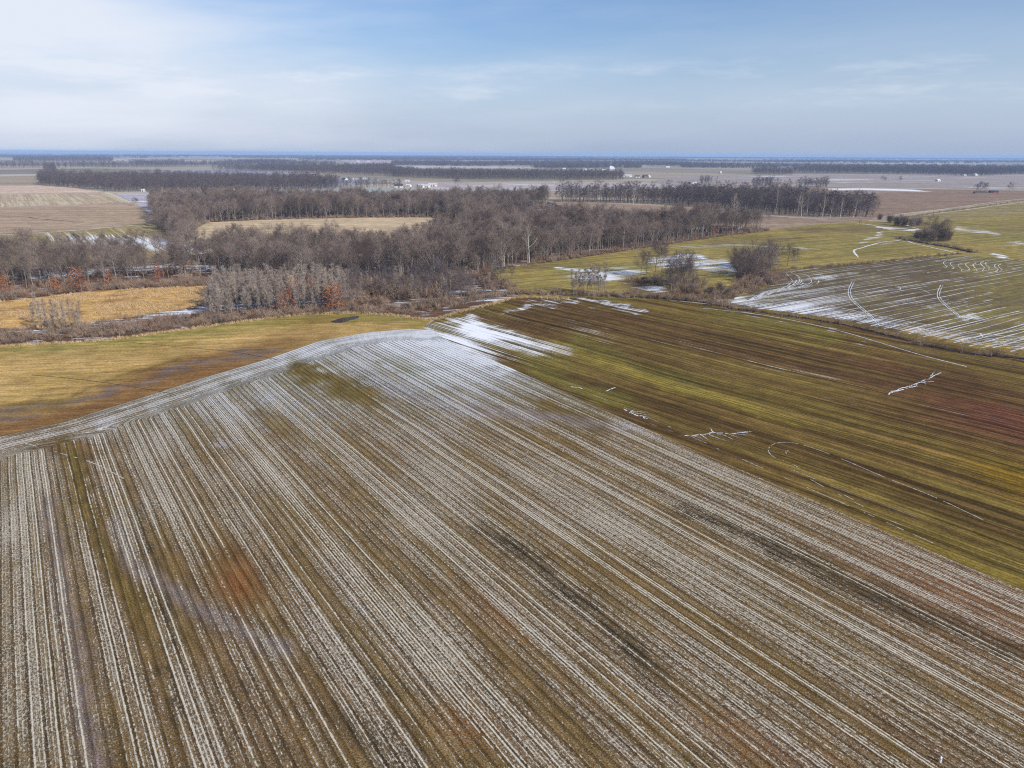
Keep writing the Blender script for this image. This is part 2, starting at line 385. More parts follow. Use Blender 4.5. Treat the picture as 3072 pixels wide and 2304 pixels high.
WHEAT = [(1285, 990), (1268, 982), (1300, 962), (1380, 935), (1480, 912), (1560, 888), (1700, 893), (1850, 897), (2000, 900), (2150, 915), (2185, 918), (2330, 932), (2500, 955), (2640, 985),
         (2800, 1020), (2940, 1046), (3072, 1062), (3600, 1115), (4300, 1260), (4300, 2280), (3900, 2130), (3072, 1772), (2560, 1552), (2048, 1335), (1530, 1103), (1400, 1050), (1320, 1008)]
def wheat_attrs(px, py, X, Y):
    n = vnoise(X, Y, 30, 5); n2 = vnoise(X, Y, 9, 6); az = R(-41)
    u = X * math.cos(az) - Y * math.sin(az); v = X * math.sin(az) + Y * math.cos(az)
    ns = vnoise(u / 7, v / 110, 1.0, 7); wx = px + (n - .5) * 120; wy = py + (n2 - .5) * 50
    N = len(px)
    s = lerp(const((98, 74, 44), N), A((122, 104, 52)), (ns - .38) * 3.0)
    s = lerp(s, A((88, 64, 40)), np.maximum.reduce([line(wx, wy, [(1550, 950), (1900, 980), (2300, 1060), (2900, 1160)], 40), line(wx, wy, [(1560, 1115), (1800, 1215), (2060, 1320)], 12), line(wx, wy, [(2500, 1380), (2900, 1560), (3072, 1640)], 30) * .6]))
    s = lerp(s, A((114, 104, 50)), np.maximum.reduce([line(wx, wy, [(1560, 1085), (1750, 1160), (1900, 1205)], 24) * .9, line(wx, wy, [(1700, 1020), (1950, 1110), (2120, 1160)], 22) * .8, line(wx, wy, [(2100, 935), (2300, 965), (2520, 1010)], 18) * .9,
                                                      line(wx, wy, [(1350, 1000), (1500, 1040), (1700, 1110)], 22) * .6]))
    s = lerp(s, A((138, 122, 52)), line(wx, wy, [(1650, 1020), (1800, 1080), (2100, 1180), (2400, 1270)], 12) * .7)
    s = lerp(s, A((100, 62, 46)), blob(wx, wy, 3000, 1260, 330, 80, .2) * .95 + blob(wx, wy, 2650, 1090, 130, 16, .2) * .6)
    s = lerp(s, A((120, 92, 22)), blob(wx, wy, 3072, 1450, 200, 50, .35) * .9 + line(px, py, [(2050, 1395), (2440, 1530)], 16) * .2)
    s = lerp(s, A((124, 108, 40)), line(px, py + (n2 - .5) * 14, [(1960, 1310), (2080, 1360), (2450, 1520), (3072, 1752)], 9) * .9)
    alt = lerp(s * .70, A((130, 114, 48)), .32 * (1 - blob(wx, wy, 3000, 1260, 330, 90, .2)))
    snow = .46 * blob(wx, wy, 1510, 1035, 230, 66, .35) + .62 * line(wx, wy, [(1500, 930), (1620, 905), (1760, 905), (1900, 925), (1960, 945)], 13) + .40 * blob(wx, wy, 1760, 1000, 140, 24, .3)
    snow += .34 * line(wx, wy, [(1430, 985), (1700, 1050)], 26) + .36 * line(wx, wy, [(2060, 1010), (2250, 1075), (2500, 1145)], 16) + .30 * blob(wx, wy, 1430, 1000, 90, 30, .2)
    snow += .45 * line(wx, wy, [(2170, 922), (2330, 948), (2520, 990), (2640, 1030)], 6) + .25 * blob(wx, wy, 1380, 965, 80, 10, -.2)
    snow += .4 * line(wx, wy, [(1300, 995), (1400, 1040), (1470, 1075)], 20)
    return {'soil': s * 1.06, 'alt': alt * 1.06, 'snow': np.clip(snow, 0, 1)}
sheet('wheat_field', WHEAT, 0.004, 2.2, M_WHEAT, wheat_attrs, 'brown and green drilled wheat field right of the stubble')

MEADOW = [(-900, 1330), (-900, 1150), (-300, 1075), (0, 1040), (300, 1022), (560, 988), (760, 962), (900, 944), (1050, 938), (1180, 945), (1240, 955), (1300, 958), (1268, 982), (1285, 990),
          (1230, 986), (1100, 998), (960, 1022), (800, 1078), (620, 1130), (400, 1200), (200, 1262), (0, 1307), (-300, 1385), (-900, 1560)]
def meadow_attrs(px, py, X, Y):
    n = vnoise(X, Y, 22, 9); n2 = vnoise(X, Y, 7, 10); N = len(px)
    wx = px + (n - .5) * 120; wy = py + (n2 - .5) * 40
    s = lerp(const((200, 166, 104), N), A((178, 148, 86)), (n - .4) * 2.5)
    s = lerp(s, A((146, 138, 70)), line(wx, wy, [(0, 1040), (300, 1030), (700, 975), (1000, 945), (1250, 960)], 22) * .8)
    d = seg_dist(px, py, EDGE)
    s = lerp(s, A((140, 104, 62)), np.clip((95 - d + (n - .5) * 90) / 60, 0, 1) * (1 - np.clip((px - 700) / 450, 0, .8)))
    wet = np.maximum.reduce([line(wx, wy, [(-300, 1260), (0, 1232), (250, 1195), (420, 1160), (560, 1110), (700, 1075), (860, 1050)], 13), line(wx, wy, [(-200, 1290), (0, 1262), (90, 1250)], 10),
                             blob(wx, wy, 720, 1055, 60, 12)])
    s = lerp(s, A((126, 100, 70)), wet * .7); s = lerp(s, A((118, 108, 106)), np.clip(wet - .6, 0, 1) * 1.6)
    s = lerp(s, A((104, 88, 36)), np.maximum(line(wx, wy, [(0, 1215), (130, 1200), (350, 1140), (560, 1085)], 9), blob(wx, wy, 980, 965, 50, 4)) * .6)
    fu = np.minimum(seg_dist(px, py, [(352, 1023), (676, 1053), (833, 1079)]), seg_dist(px, py, [(97, 1125), (315, 1148), (509, 1180)]))
    return {'soil': s, 'alt': s * .84, 'snow': np.zeros(N)}
sheet('meadow', MEADOW, 0.004, 2.2, M_MEADOW, meadow_attrs, 'tan grass meadow between the stubble and the brushy creek')

TRACKF = [(2185, 918), (2205, 893), (2300, 862), (2330, 828), (2362, 808), (2480, 800), (2620, 790), (2780, 772), (2900, 768), (3010, 775), (3072, 780), (3700, 800), (4300, 850), (4300, 1200), (3600, 1115),
          (3072, 1062), (2940, 1046), (2800, 1020), (2640, 985), (2500, 955), (2330, 932)]
def track_attrs(px, py, X, Y):
    n = vnoise(X, Y, 30, 12); n2 = vnoise(X, Y, 9, 13); N = len(px)
    wx = px + (n - .5) * 100; wy = py + (n2 - .5) * 26
    s = lerp(const((112, 98, 74), N), A((134, 120, 72)), (n - .4) * 2.2 + np.clip((px - 2700) / 500, -.2, .5))
    s = lerp(s, A((150, 124, 62)), line(wx, wy, [(2700, 985), (2900, 1030), (3200, 1070)], 16) * .9)
    snow = .52 * blob(px, py, 2430, 890, 260, 50, .1) + .50 * line(wx, wy, [(2210, 905), (2400, 930), (2640, 970), (2800, 1000), (3072, 1040)], 16)
    snow += .65 * blob(wx, wy, 2900, 948, 70, 12, .15) + .45 * line(wx, wy, [(2780, 930), (2990, 870)], 8) + .6 * blob(wx, wy, 3065, 965, 30, 9) + .4 * blob(wx, wy, 2480, 830, 40, 10)
    snow += .25 * blob(wx, wy, 2600, 830, 200, 30) + .3 * blob(wx, wy, 2720, 905, 90, 20)
    return {'soil': s, 'alt': s * .82, 'snow': np.clip(snow * .95, 0, .60)}
sheet('tracked_field', TRACKF, 0.006, 2.6, M_TRACK, track_attrs, 'olive field crossed by white snow filled wheel tracks')

GREEN = [(1480, 812), (1560, 797), (1650, 786), (1850, 757), (2100, 718), (2310, 690), (2450, 672), (2600, 664), (2760, 668), (3072, 640), (3700, 640), (4300, 690), (4300, 900), (3600, 830), (3072, 784), (2900, 772), (2780, 776),
         (2620, 794), (2480, 804), (2362, 812), (2330, 832), (2300, 866), (2205, 897), (2000, 900), (1700, 893), (1560, 888), (1500, 850)]
def green_attrs(px, py, X, Y):
    n = vnoise(X, Y, 45, 15); n2 = vnoise(X, Y, 14, 16); N = len(px)
    wx = px + (n - .5) * 100; wy = py + (n2 - .5) * 16
    s = lerp(const((158, 140, 80), N), A((140, 128, 74)), (n - .4) * 2.4)
    s = lerp(s, A((120, 100, 74)), np.maximum.reduce([line(wx, wy, [(2350, 690), (2600, 690), (2800, 672)], 9) * .7, line(wx, wy, [(2100, 735), (2400, 712)], 5) * .6, blob(wx, wy, 3072, 690, 120, 8) * .6, line(wx, wy, [(1560, 800), (1700, 800)], 8) * .7]))
    s = lerp(s, A((124, 124, 66)), line(wx, wy, [(1650, 808), (1800, 812), (1950, 800)], 8) * .6)
    s = lerp(s, A((96, 74, 56)), np.maximum(line(px, py, [(1900, 860), (2100, 885), (2200, 900)], 20), line(px, py, [(2250, 850), (2330, 830)], 24)) * .85)
    sn = np.maximum.reduce([.66 * line(wx, wy, [(1665, 804), (1760, 812), (1900, 818)], 9), .74 * blob(wx, wy, 1790, 832, 120, 22), .72 * blob(wx, wy, 1880, 818, 90, 17), .70 * line(wx, wy, [(1930, 785), (2030, 768), (2120, 772)], 11), .72 * line(wx, wy, [(1980, 790), (2060, 790), (2160, 788)], 18), .72 * blob(wx, wy, 2110, 800, 90, 14, .1),
                            .80 * blob(wx, wy, 2190, 802, 52, 24, .3), .74 * blob(wx, wy, 1960, 868, 70, 11, .15), .5 * blob(wx, wy, 1890, 860, 60, 14, .15), .48 * line(px, py, [(2050, 744), (2200, 735), (2420, 745)], 5),
                            .75 * blob(wx, wy, 2690, 686, 55, 6), .7 * line(wx, wy, [(2640, 680), (2680, 684), (2760, 690)], 6), .6 * line(wx, wy, [(2600, 722), (2640, 712), (2660, 700)], 10), .62 * line(wx, wy, [(2860, 686), (2960, 696), (3020, 704)], 7),
                            .55 * line(wx, wy, [(2990, 736), (3072, 728), (3200, 720)], 5), .85 * line(wx, wy, [(2960, 762), (3010, 778), (3050, 800)], 5), .55 * line(wx, wy, [(2600, 740), (2700, 722), (2740, 722)], 4)])
    return {'soil': s, 'alt': s * .84, 'snow': sn}
sheet('green_pasture', GREEN, 0.002, 4.0, M_GREEN, green_attrs, 'yellow green pasture beyond the creek, right of the wood')

FLOOR = [(-900, 1150), (-900, 800), (0, 740), (640, 742), (700, 690), (560, 640), (470, 640), (470, 620), (1400, 610), (1680, 604), (1760, 640), (2320, 684), (2300, 694), (2100, 720), (1850, 759), (1650, 788), (1560, 799), (1480, 814),
         (1500, 850), (1560, 890), (1480, 914), (1380, 937), (1300, 960), (1240, 957), (1180, 947), (1050, 940), (900, 946), (760, 964), (560, 990), (300, 1024), (0, 1042), (-300, 1077)]
def floor_attrs(px, py, X, Y):
    n = vnoise(X, Y, 25, 18); n2 = vnoise(X, Y, 8, 19); N = len(px)
    wx = px + (n - .5) * 70; wy = py + (n2 - .5) * 22
    s = lerp(const((108, 84, 66), N), A((90, 74, 62)), (n - .35) * 2.4)
    s = lerp(s, A((128, 92, 70)), line(wx, wy, [(0, 870), (300, 860), (620, 850)], 20) * .6)
    s = lerp(s, A((104, 78, 60)), line(wx, wy, [(0, 1020), (400, 990), (760, 950), (1000, 935), (1280, 930), (1500, 880)], 14) * .5)
    sn = np.maximum.reduce([.75 * line(wx, wy, [(90, 832), (200, 822), (330, 806), (480, 800), (620, 803), (700, 805)], 12), .62 * line(wx, wy, [(600, 925), (760, 910), (860, 905), (960, 905)], 16), .7 * line(wx, wy, [(190, 975), (300, 962), (400, 958), (520, 945), (600, 930)], 8),
                            .5 * line(wx, wy, [(1000, 800), (1200, 812), (1400, 830)], 8), .6 * blob(wx, wy, 1380, 836, 40, 5), .55 * blob(wx, wy, 1240, 840, 60, 5), .5 * blob(wx, wy, 1700, 850, 60, 20), .52 * (n2 > .54) * np.ones(N)])
    return {'soil': s, 'alt': s * .85, 'snow': np.clip(sn, 0, 1)}
sheet('wood_floor', FLOOR, -0.004, 3.2, M_FLOOR, floor_attrs, 'brown leaf strewn ground under the trees')

REED = [(-900, 1060), (-900, 990), (0, 904), (300, 872), (480, 862), (620, 858), (660, 862), (650, 900), (560, 925), (400, 950), (250, 972), (150, 985), (0, 985)]
def reed_attrs(px, py, X, Y):
    n = vnoise(X, Y, 14, 21); N = len(px)
    s = lerp(const((214, 172, 106), N), A((190, 146, 90)), (n - .45) * 2.6)
    s = lerp(s, A((150, 116, 80)), (vnoise(X, Y, 5, 63) - .52) * 4)
    return {'soil': s, 'alt': s * .88, 'snow': np.zeros(N)}
sheet('reed_meadow', REED, 0.0, 2.4, M_MEADOW, reed_attrs, 'orange tan grass clearing between tree row and creek')

# ------------------------------------------------------------------ farther fields
def flat(c, alt=None, sn=None):
    def f(px, py, X, Y):
        N = len(px); n = vnoise(X, Y, 120, 23)
        s = const(c, N) * (0.9 + .2 * n)[:, None]
        return {'soil': s, 'alt': const(alt, N) if alt else s * 1.05, 'snow': sn(px, py, X, Y) if sn else np.zeros(N)}
    return f
def striped(px, py, X, Y):
    n = vnoise(X, Y, 40, 25)
    return np.clip(.68 * blob(px, py, 300, 724, 240, 30, .1) + .6 * blob(px, py, 520, 738, 150, 18, .2) + .6 * line(px, py, [(560, 722), (620, 745)], 7) + .5 * line(px, py, [(440, 640), (480, 655)], 5) + .6 * line(px, py, [(450, 672), (500, 690)], 4) + (n - .5) * .2, 0, 1)
def far_snow(px, py, X, Y):
    n = vnoise(X / 2.5, Y, 60, 26)
    return np.clip(.95 * line(px, py, [(2480, 568), (2600, 567), (2740, 571), (2780, 574)], 3.2) + .55 * blob(px, py, 2580, 578, 140, 7) * (n + .4), 0, 1)
def veiled(px, py, X, Y):
    n = vnoise(X / 4, Y, 45, 27); return np.clip((n - .45) * 2.2, 0, .62)
FAR = [
 ('tan_field', [(-900, 560), (0, 557), (115, 556), (240, 566), (318, 577), (0, 582), (-900, 590)], M_FARB, flat((212, 186, 164)), 'smooth pinkish field left of the distant wood'),
 ('tan_field', [(-900, 596), (0, 583), (318, 578), (338, 580), (392, 606), (0, 622), (-900, 650)], M_FARA, flat((184, 164, 134), (206, 188, 160)), 'tan striped field left of the dirt track'),
 ('brown_field', [(-900, 656), (0, 624), (392, 608), (420, 620), (470, 655), (440, 668), (280, 688), (0, 702), (-900, 750)], M_FARB, flat((186, 162, 136), (166, 140, 116)), 'brown field below the tan striped field'),
 ('striped_field', [(-900, 756), (0, 706), (280, 690), (450, 671), (520, 690), (620, 735), (650, 755), (400, 790), (0, 800), (-900, 850)], M_FARA, flat((158, 140, 92), (172, 154, 116), striped), 'olive field with white snow streaks behind tree row'),
 ('grey_field', [(344, 580), (600, 576), (580, 606), (455, 645), (425, 622), (398, 606)], M_FARB, flat((178, 170, 178), (196, 190, 196), veiled), 'pale grey field right of the dirt track'),
 ('grey_green_field', [(600, 577), (1100, 563), (1250, 567), (1400, 580), (1500, 606), (1100, 612), (580, 612)], M_FARB, flat((160, 166, 160), (178, 180, 172)), 'grey green field behind the middle wood'),
 ('tan_clearing', [(560, 700), (620, 668), (700, 663), (900, 656), (1200, 650), (1340, 654), (1400, 672), (1350, 735), (1100, 770), (700, 750)], M_FARB, flat((196, 172, 138), (210, 190, 156)), 'tan stubble clearing enclosed by the wood'),
 ('pale_field', [(1150, 541), (1400, 548), (1700, 547), (1950, 548), (2060, 560), (2060, 568), (1700, 572), (1400, 578), (1250, 567)], M_FARB, flat((176, 162, 156), (192, 184, 180), veiled), 'pale field around the lone tree past the wood'),
 ('brown_field', [(1640, 604), (1700, 606), (1900, 614), (2060, 622), (2300, 648), (2480, 656), (2620, 654), (2600, 664), (2450, 670), (2318, 688), (1760, 642)], M_FARB, flat((152, 130, 112), (168, 146, 122)), 'brown strip field between two woods'),
 ('brown_field', [(2060, 568), (2300, 562), (2500, 562), (2700, 566), (3072, 572), (3700, 590), (3700, 640), (3072, 598), (2900, 618), (2700, 640), (2620, 652), (2480, 640), (2250, 600), (2060, 590)], M_FARB, flat((154, 130, 110), (140, 116, 98), far_snow), 'wide brown field with a snow streak at right'),
 ('olive_field', [(2640, 660), (2860, 628), (3072, 604), (3700, 650), (3700, 700), (3072, 662), (2760, 668)], M_FARB, flat((144, 126, 88), (166, 150, 98)), 'brown olive field above the green pasture'),
 ('grey_field', [(1950, 546), (2000, 530), (2200, 524), (2600, 522), (3072, 524), (3700, 530), (3700, 580), (3072, 570), (2500, 558), (2060, 560)], M_FARB, flat((160, 146, 138), (176, 166, 160), veiled), 'lilac grey field with thin snow lines at far right'),
 ('grey_field', [(300, 524), (600, 506), (820, 512), (1000, 528), (1180, 540), (1000, 562), (700, 558)], M_FARB, flat((160, 158, 164)), 'slate grey field behind the long far wood'),
 ('pale_field', [(1000, 476), (1500, 482), (1300, 492), (1060, 490)], M_FARB, flat((186, 168, 164)), 'thin pink field among blue woods near the horizon'),
 ('pale_field', [(340, 476), (480, 484), (440, 494), (330, 488)], M_FARB, flat((196, 186, 170)), 'thin pale field by the far left wood'),
]
for nm, poly, mt, fn, lb in FAR:
    far = min(p[1] for p in poly)
    sheet(nm, poly, 0.0 if far > 560 else -.05, 8.0 if far > 600 else (22.0 if far > 540 else 60.0), mt, fn, lb)

# ------------------------------------------------------------------ ribbons: tracks, creek bed, snow drifts
def smooth_path(pts, n=8):
    P = [np.array(p, float) for p in pts]; out = []
    P = [2 * P[0] - P[1]] + P + [2 * P[-1] - P[-2]]
    for i in range(1, len(P) - 2):
        for k in range(n):
            s = k / n; a, b, c, d = P[i - 1:i + 3]
            out.append(.5 * (2 * b + (c - a) * s + (2 * a - 5 * b + 4 * c - d) * s * s + (3 * b - a - 3 * c + d) * s ** 3))
    out.append(P[-2]); return np.array(out)
class Ribbons:
    def __init__(s): s.V = []; s.F = []
    def add(s, P, wd, zz, jit=.35, gate=None, taper=False):
        P = np.asarray(P); T = np.gradient(P, axis=0); T /= np.maximum(np.hypot(T[:, 0], T[:, 1]), 1e-6)[:, None]
        Nn = np.c_[-T[:, 1], T[:, 0]]; prev = False
        for i in range(len(P)):
            if gate is not None and not gate[i]: prev = False; continue
            k = wd * .5 * random.uniform(1 - jit, 1 + jit)
            if taper: k *= max(.15, 1 - i / len(P))
            b = len(s.V)
            for sg in (-1, 1):
                q = P[i] + Nn[i] * sg * k; s.V.append((q[0], q[1], zz))
            if prev: s.F.append((b - 2, b, b + 1, b - 1))
            prev = True
    def px(s, pts, wd, zz, n=8, **k): s.add(smooth_path(G(pts), n), wd, zz, **k)
    def build(s, name, mat, label, kind='structure'):
        o = mesh_obj(name, s.V, s.F, mat)
        if len(o.data.polygons) and o.data.polygons[0].normal.z < 0: o.data.flip_normals()
        return tag(o, label, kind=kind)
M_SNOW = plain('old_snow', (.60, .62, .655), .9, .22, 1.2)
tr = Ribbons()
TP = G(TRACKF); a = R(57); dv = np.array([math.sin(a), math.cos(a)]); dn = np.array([math.cos(a), -math.sin(a)])
c0 = np.array(at(2600, 880)[:2]); s = -190.0
while s < 260:
    s += random.choice([2.2, 5.5, 6.5, 7.5, 4.0])
    ln = np.arange(-420, 620, 5.0)
    P = c0 + dn * s + dv * ln[:, None] + dn * (vnoise(ln, ln * 0 + s, 60, 3)[:, None] - .5) * 3.0
    px, py = proj(P[:, 0], P[:, 1])
    dens = .56 + .3 * blob(px, py, 2400, 890, 300, 60) - .25 * blob(px, py, 3000, 880, 160, 40)
    ok = inside(TP, P[:, 0], P[:, 1]) & (vnoise(ln, ln * 0 + s * 5, 45, 4) < dens + .10) & (px > 2225 + (930 - py) * .9)
    tr.add(P, random.uniform(.2, .5), .03, .7, ok)
for k in range(7):                       # headland passes along the ditch
    o = 4 + k * 4.5
    tr.px([(2215 + o, 915 - o * .5), (2330, 930 - o), (2500, 951 - o), (2640, 980 - o), (2800, 1012 - o * 1.1), (2940, 1038 - o * 1.2), (3100, 1056 - o * 1.3), (3500, 1098 - o * 1.4)], random.uniform(.25, .6), .034, 14)
for k in range(9):                       # turning loops round the brushy corner
    o = k * 8.5 + random.uniform(-3, 3); j = random.uniform(-4, 4)
    P = smooth_path(G([(2225 + o * .7, 904 - o * .12), (2280 + o, 882 - o * .15 + j), (2345 + o * 1.15, 862 + j), (2374 + o * 1.2, 846), (2372 + o * 1.05, 832 + j), (2352 + o * .9, 815 + k * .8)]), 12)
    e_ = random.randrange(6, 30); gt = vnoise(np.arange(len(P)) * 1.0, P[:, 0] * 0 + k * 31, 7, 5) > .30; gt[-e_:] = k % 3 == 0
    tr.add(P, random.uniform(.28, .55), .038, .6, gt)
for q in ([(2556, 845), (2545, 870), (2550, 895), (2575, 920), (2605, 945), (2630, 968)], [(2822, 855), (2812, 880), (2818, 900), (2840, 920), (2870, 945), (2900, 965)]):
    tr.px(q, .3, .042, 10, jit=.6); tr.px([(x + 7, y) for x, y in q], .26, .042, 10, jit=.6)
for k in range(9):                       # short wiggles where the drill was lifted
    x = 2835 + k * 21 + random.uniform(-5, 5); j = random.uniform(-6, 4)
    tr.px([(x + 6, 788 + j), (x - 3, 793 + j), (x + 1, 800 + j), (x + 8, 806 + j), (x + 4 + random.uniform(-6, 6), 813 + j + random.uniform(-4, 5))], random.uniform(.22, .4), .042, 5, jit=.7)
tr.px([(2955, 1010), (3010, 1000), (3080, 985), (3160, 965)], .4, .042); tr.px([(2940, 1000), (2960, 1015), (3040, 1018), (3120, 1010)], .4, .042)
tr.px([(2640, 850), (2690, 858), (2700, 868), (2660, 872), (2600, 880)], .35, .042); tr.px([(2700, 862), (2760, 868), (2790, 880)], .35, .042)
tr.build('snow_tracks', M_SNOW, 'white wheel tracks filled with snow across the olive field')
# creek line and pasture rills
rl = Ribbons()
rl.px([(2575, 772), (2562, 752), (2590, 742), (2640, 728), (2690, 722), (2715, 718), (2735, 728), (2790, 741), (2840, 752), (2868, 758)], 1.3, .03, 14, jit=.6)
rl.px([(2560, 668), (2620, 676), (2680, 690), (2760, 688)], 1.5, .03, 14, jit=.7)
rl.px([(2675, 664), (2720, 676), (2760, 688)], 1.4, .03, 14, jit=.7)
rl.px([(2010, 742), (2200, 734), (2330, 742), (2460, 748)], 1.2, .03, 10)
rl.px([(2100, 924), (2180, 932), (2330, 952), (2500, 988), (2620, 1022), (2760, 1064), (2900, 1100)], .4, .03, 12)
rl.build('snow_rills', M_SNOW, 'narrow snow filled rills winding through the pasture')
def gully(name, lines, label):
    r = Ribbons()
    for pts, wd in lines:
        P = smooth_path(G(pts), 16); P = P + (np.c_[vnoise(P[:, 0], P[:, 1], 2.5, 61), vnoise(P[:, 0], P[:, 1], 2.5, 62)] - .5) * 1.6
        r.add(P, wd, .035, .75, vnoise(np.arange(len(P)) * 1.0, P[:, 0] * 0 + wd * 77, 4, 6) > .30, len(pts) == 2)
    return r.build(name, M_SNOW, label)
gully('snow_gully', [([(2662, 1185), (2690, 1170), (2730, 1158), (2760, 1145), (2800, 1130), (2820, 1117)], .38), ([(2672, 1180), (2720, 1165), (2750, 1158)], .45), ([(2755, 1147), (2785, 1146), (2800, 1145)], .3), ([(2765, 1143), (2780, 1155)], .3), ([(2745, 1152), (2752, 1162)], .3), ([(2795, 1130), (2803, 1112)], .3), ([(2770, 1140), (2795, 1137)], .25)],
      'white branching snow gully in the dark red brown wheat')
gully('snow_gully', [([(2050, 1307), (2100, 1305), (2150, 1297), (2200, 1300), (2255, 1297)], .28), ([(2128, 1305), (2178, 1325)], .35), ([(2150, 1300), (2200, 1318)], .35), ([(2175, 1299), (2225, 1316)], .3), ([(2190, 1300), (2262, 1309)], .25), ([(2100, 1306), (2130, 1322)], .3), ([(2140, 1300), (2130, 1283)], .3), ([(2070, 1306), (2110, 1318)], .3), ([(2240, 1300), (2262, 1293)], .25)],
      'white branching snow gully beside the stubble corner, longest of its kind')
gully('snow_gully', [([(1870, 1227), (1890, 1240), (1920, 1248), (1945, 1258)], .4), ([(1890, 1240), (1935, 1232)], .3), ([(1905, 1244), (1945, 1236)], .3), ([(1910, 1247), (1950, 1245)], .3), ([(1890, 1238), (1908, 1226)], .3), ([(1925, 1250), (1948, 1252)], .28)],
      'short white branching snow gully just off the stubble edge')
gully('snow_gully', [([(1822, 1172), (1835, 1166), (1846, 1161)], .35)], 'tiny white snow streak in green wheat, right one of two')
gully('snow_gully', [([(1712, 1160), (1735, 1163), (1745, 1168)], .35)], 'tiny white snow streak in green wheat, nearest the stubble')
lp = Ribbons()
for q, wd in (([(2430, 1420), (2370, 1390), (2320, 1370), (2305, 1350), (2320, 1333), (2360, 1327), (2420, 1338), (2520, 1375), (2650, 1430), (2800, 1490), (2950, 1560)], .30),
              ([(2365, 1352), (2357, 1356), (2360, 1361)], .4), ([(2365, 1405), (2450, 1440), (2560, 1500)], .28), ([(2380, 1410), (2480, 1465), (2590, 1520)], .25), ([(2150, 1345), (2300, 1410), (2460, 1480), (2620, 1550), (2800, 1630)], .25), ([(1780, 1185), (1950, 1255), (2120, 1330)], .22), ([(55, 1324), (160, 1354), (278, 1389), (380, 1440)], .34)):
    P = smooth_path(G(q), 40); lp.add(P, wd * .62, .03, .6, vnoise(np.arange(len(P)) * 1.0, P[:, 0] * 0 + wd * 99, 9, 5) > .40)
lp.build('snow_wheel_marks', plain('frosted_mud', (.46, .43, .37), .9, .2, 1.5), 'looping white wheel mark at the stubble side of the wheat')
cr = Ribbons(); M_BANK = plain('creek_mud', (.035, .027, .024), .9, .35, .5)
cr.px([(2190, 924), (2330, 942), (2500, 968), (2640, 1000), (2780, 1036), (2920, 1062), (3072, 1076), (3600, 1128)], 3.0, .012, 12, jit=.5)
cr.px([(2700, 716), (2790, 732), (2860, 744), (2920, 758)], 7.0, .05, 10)
cr.px([(-600, 1090), (0, 1017), (150, 1002), (300, 990), (600, 958), (760, 945), (1000, 930), (1250, 925), (1400, 905), (1520, 880), (1700, 884), (1900, 890), (2100, 905), (2190, 922)], 3.2, .016, 12)
cr.build('creek', M_BANK, 'dark creek ditch winding between the fields')
fu = Ribbons(); M_FUR = plain('wet_furrow', (.06, .042, .022), .9)
fu.px([(352, 1023), (500, 1037), (676, 1053), (770, 1068), (833, 1079)], .38, .012, 14); fu.px([(97, 1125), (200, 1134), (315, 1148), (420, 1164), (509, 1180)], .34, .012, 14)
fu.px([(-600, 640), (0, 648), (120, 657), (250, 667)], 1.6, .03, 10)
fu.build('furrow', M_FUR, 'thin dark drainage furrows cut across the tan meadow')
rd = Ribbons(); M_ROAD = plain('dirt_road', (.50, .44, .33), .9, .12, .3)
rd.px([(318, 577), (345, 588), (370, 600), (395, 608)], 7.5, .03, 8); rd.px([(395, 608), (200, 614), (0, 622), (-600, 642)], 4.0, .03, 8)
rd.px([(1655, 545), (1690, 552), (1735, 562)], 12.0, .1, 8); rd.px([(2700, 643), (2800, 632), (2900, 618), (3072, 597), (3500, 560)], 3.0, .05, 8); rd.px([(2780, 644), (2900, 629), (3072, 606)], 3.0, .05, 8)
rd.px([(1690, 607), (1800, 604), (2050, 615), (2300, 646), (2480, 657)], 4.0, .05, 8)
rd.px([(0, 636), (200, 634), (380, 633)], 2.5, .03, 8); rd.px([(0, 705), (200, 693), (400, 676)], 5.0, .03, 8)
rd.build('dirt_road', M_ROAD, 'pale dirt tracks between the far fields')
# puddle in the meadow
def puddle_mat():
    m, t, b = material('puddle_water'); b.inputs['Base Color'].default_value = (.03, .03, .035, 1); b.inputs['Roughness'].default_value = .06; b.inputs['Specular IOR Level'].default_value = .5
    t.put(b.inputs['Normal'], t.bump(t.noise(t.pos(), 1.5, 3.0), .02, .3)); return m
pc = [(990, 966), (1010, 958), (1030, 953), (1050, 951), (1074, 948), (1074, 955), (1050, 961), (1035, 967), (1010, 969)]
P = smooth_path(G(pc + pc[:1]), 5)[:-1]
tag(mesh_obj('puddle', [(p[0], p[1], .03) for p in P], [tuple(range(len(P)))], puddle_mat()), 'dark blue puddle lying in the tan meadow', kind='structure')

# ------------------------------------------------------------------ plants: meshes
def wood_mat(name, cs, rough=.9):
    m, t, b = material(name)
    rnd = E(t.nt, t.node('ShaderNodeObjectInfo').outputs['Random'])
    c = t.mix(rnd.sstep(0, .5), cs[0], cs[1]); c = t.mix(rnd.sstep(.5, 1), c, cs[2])
    x, y, z = t.xyz(t.pos())
    c = t.scale(c, t.noise(t.vec(x * 2.0, y * 2.0, z * .7), 1.0, 3.0, .7).sstep(.3, .7, .72, 1.28))
    t.put(b.inputs['Base Color'], c)
    return m
M_BARK = wood_mat('grey_bark', [(.17, .145, .125), (.27, .24, .215), (.12, .10, .09)])
M_TWIG = wood_mat('bare_twigs', [(.10, .074, .068), (.25, .195, .168), (.14, .108, .09)])
M_TWIGP = wood_mat('pale_twigs', [(.30, .24, .205), (.36, .30, .25), (.25, .205, .18)])
M_WHITE = wood_mat('white_bark', [(.58, .55, .50), (.66, .63, .59), (.50, .47, .43)])
M_RUST = wood_mat('rust_leaves', [(.42, .135, .05), (.52, .20, .07), (.32, .10, .045)])
M_BRUSH = wood_mat('brush_stems', [(.21, .125, .085), (.34, .25, .18), (.19, .145, .12)])
M_DARKT = wood_mat('dense_twigs', [(.10, .078, .08), (.13, .105, .105), (.115, .095, .085)])
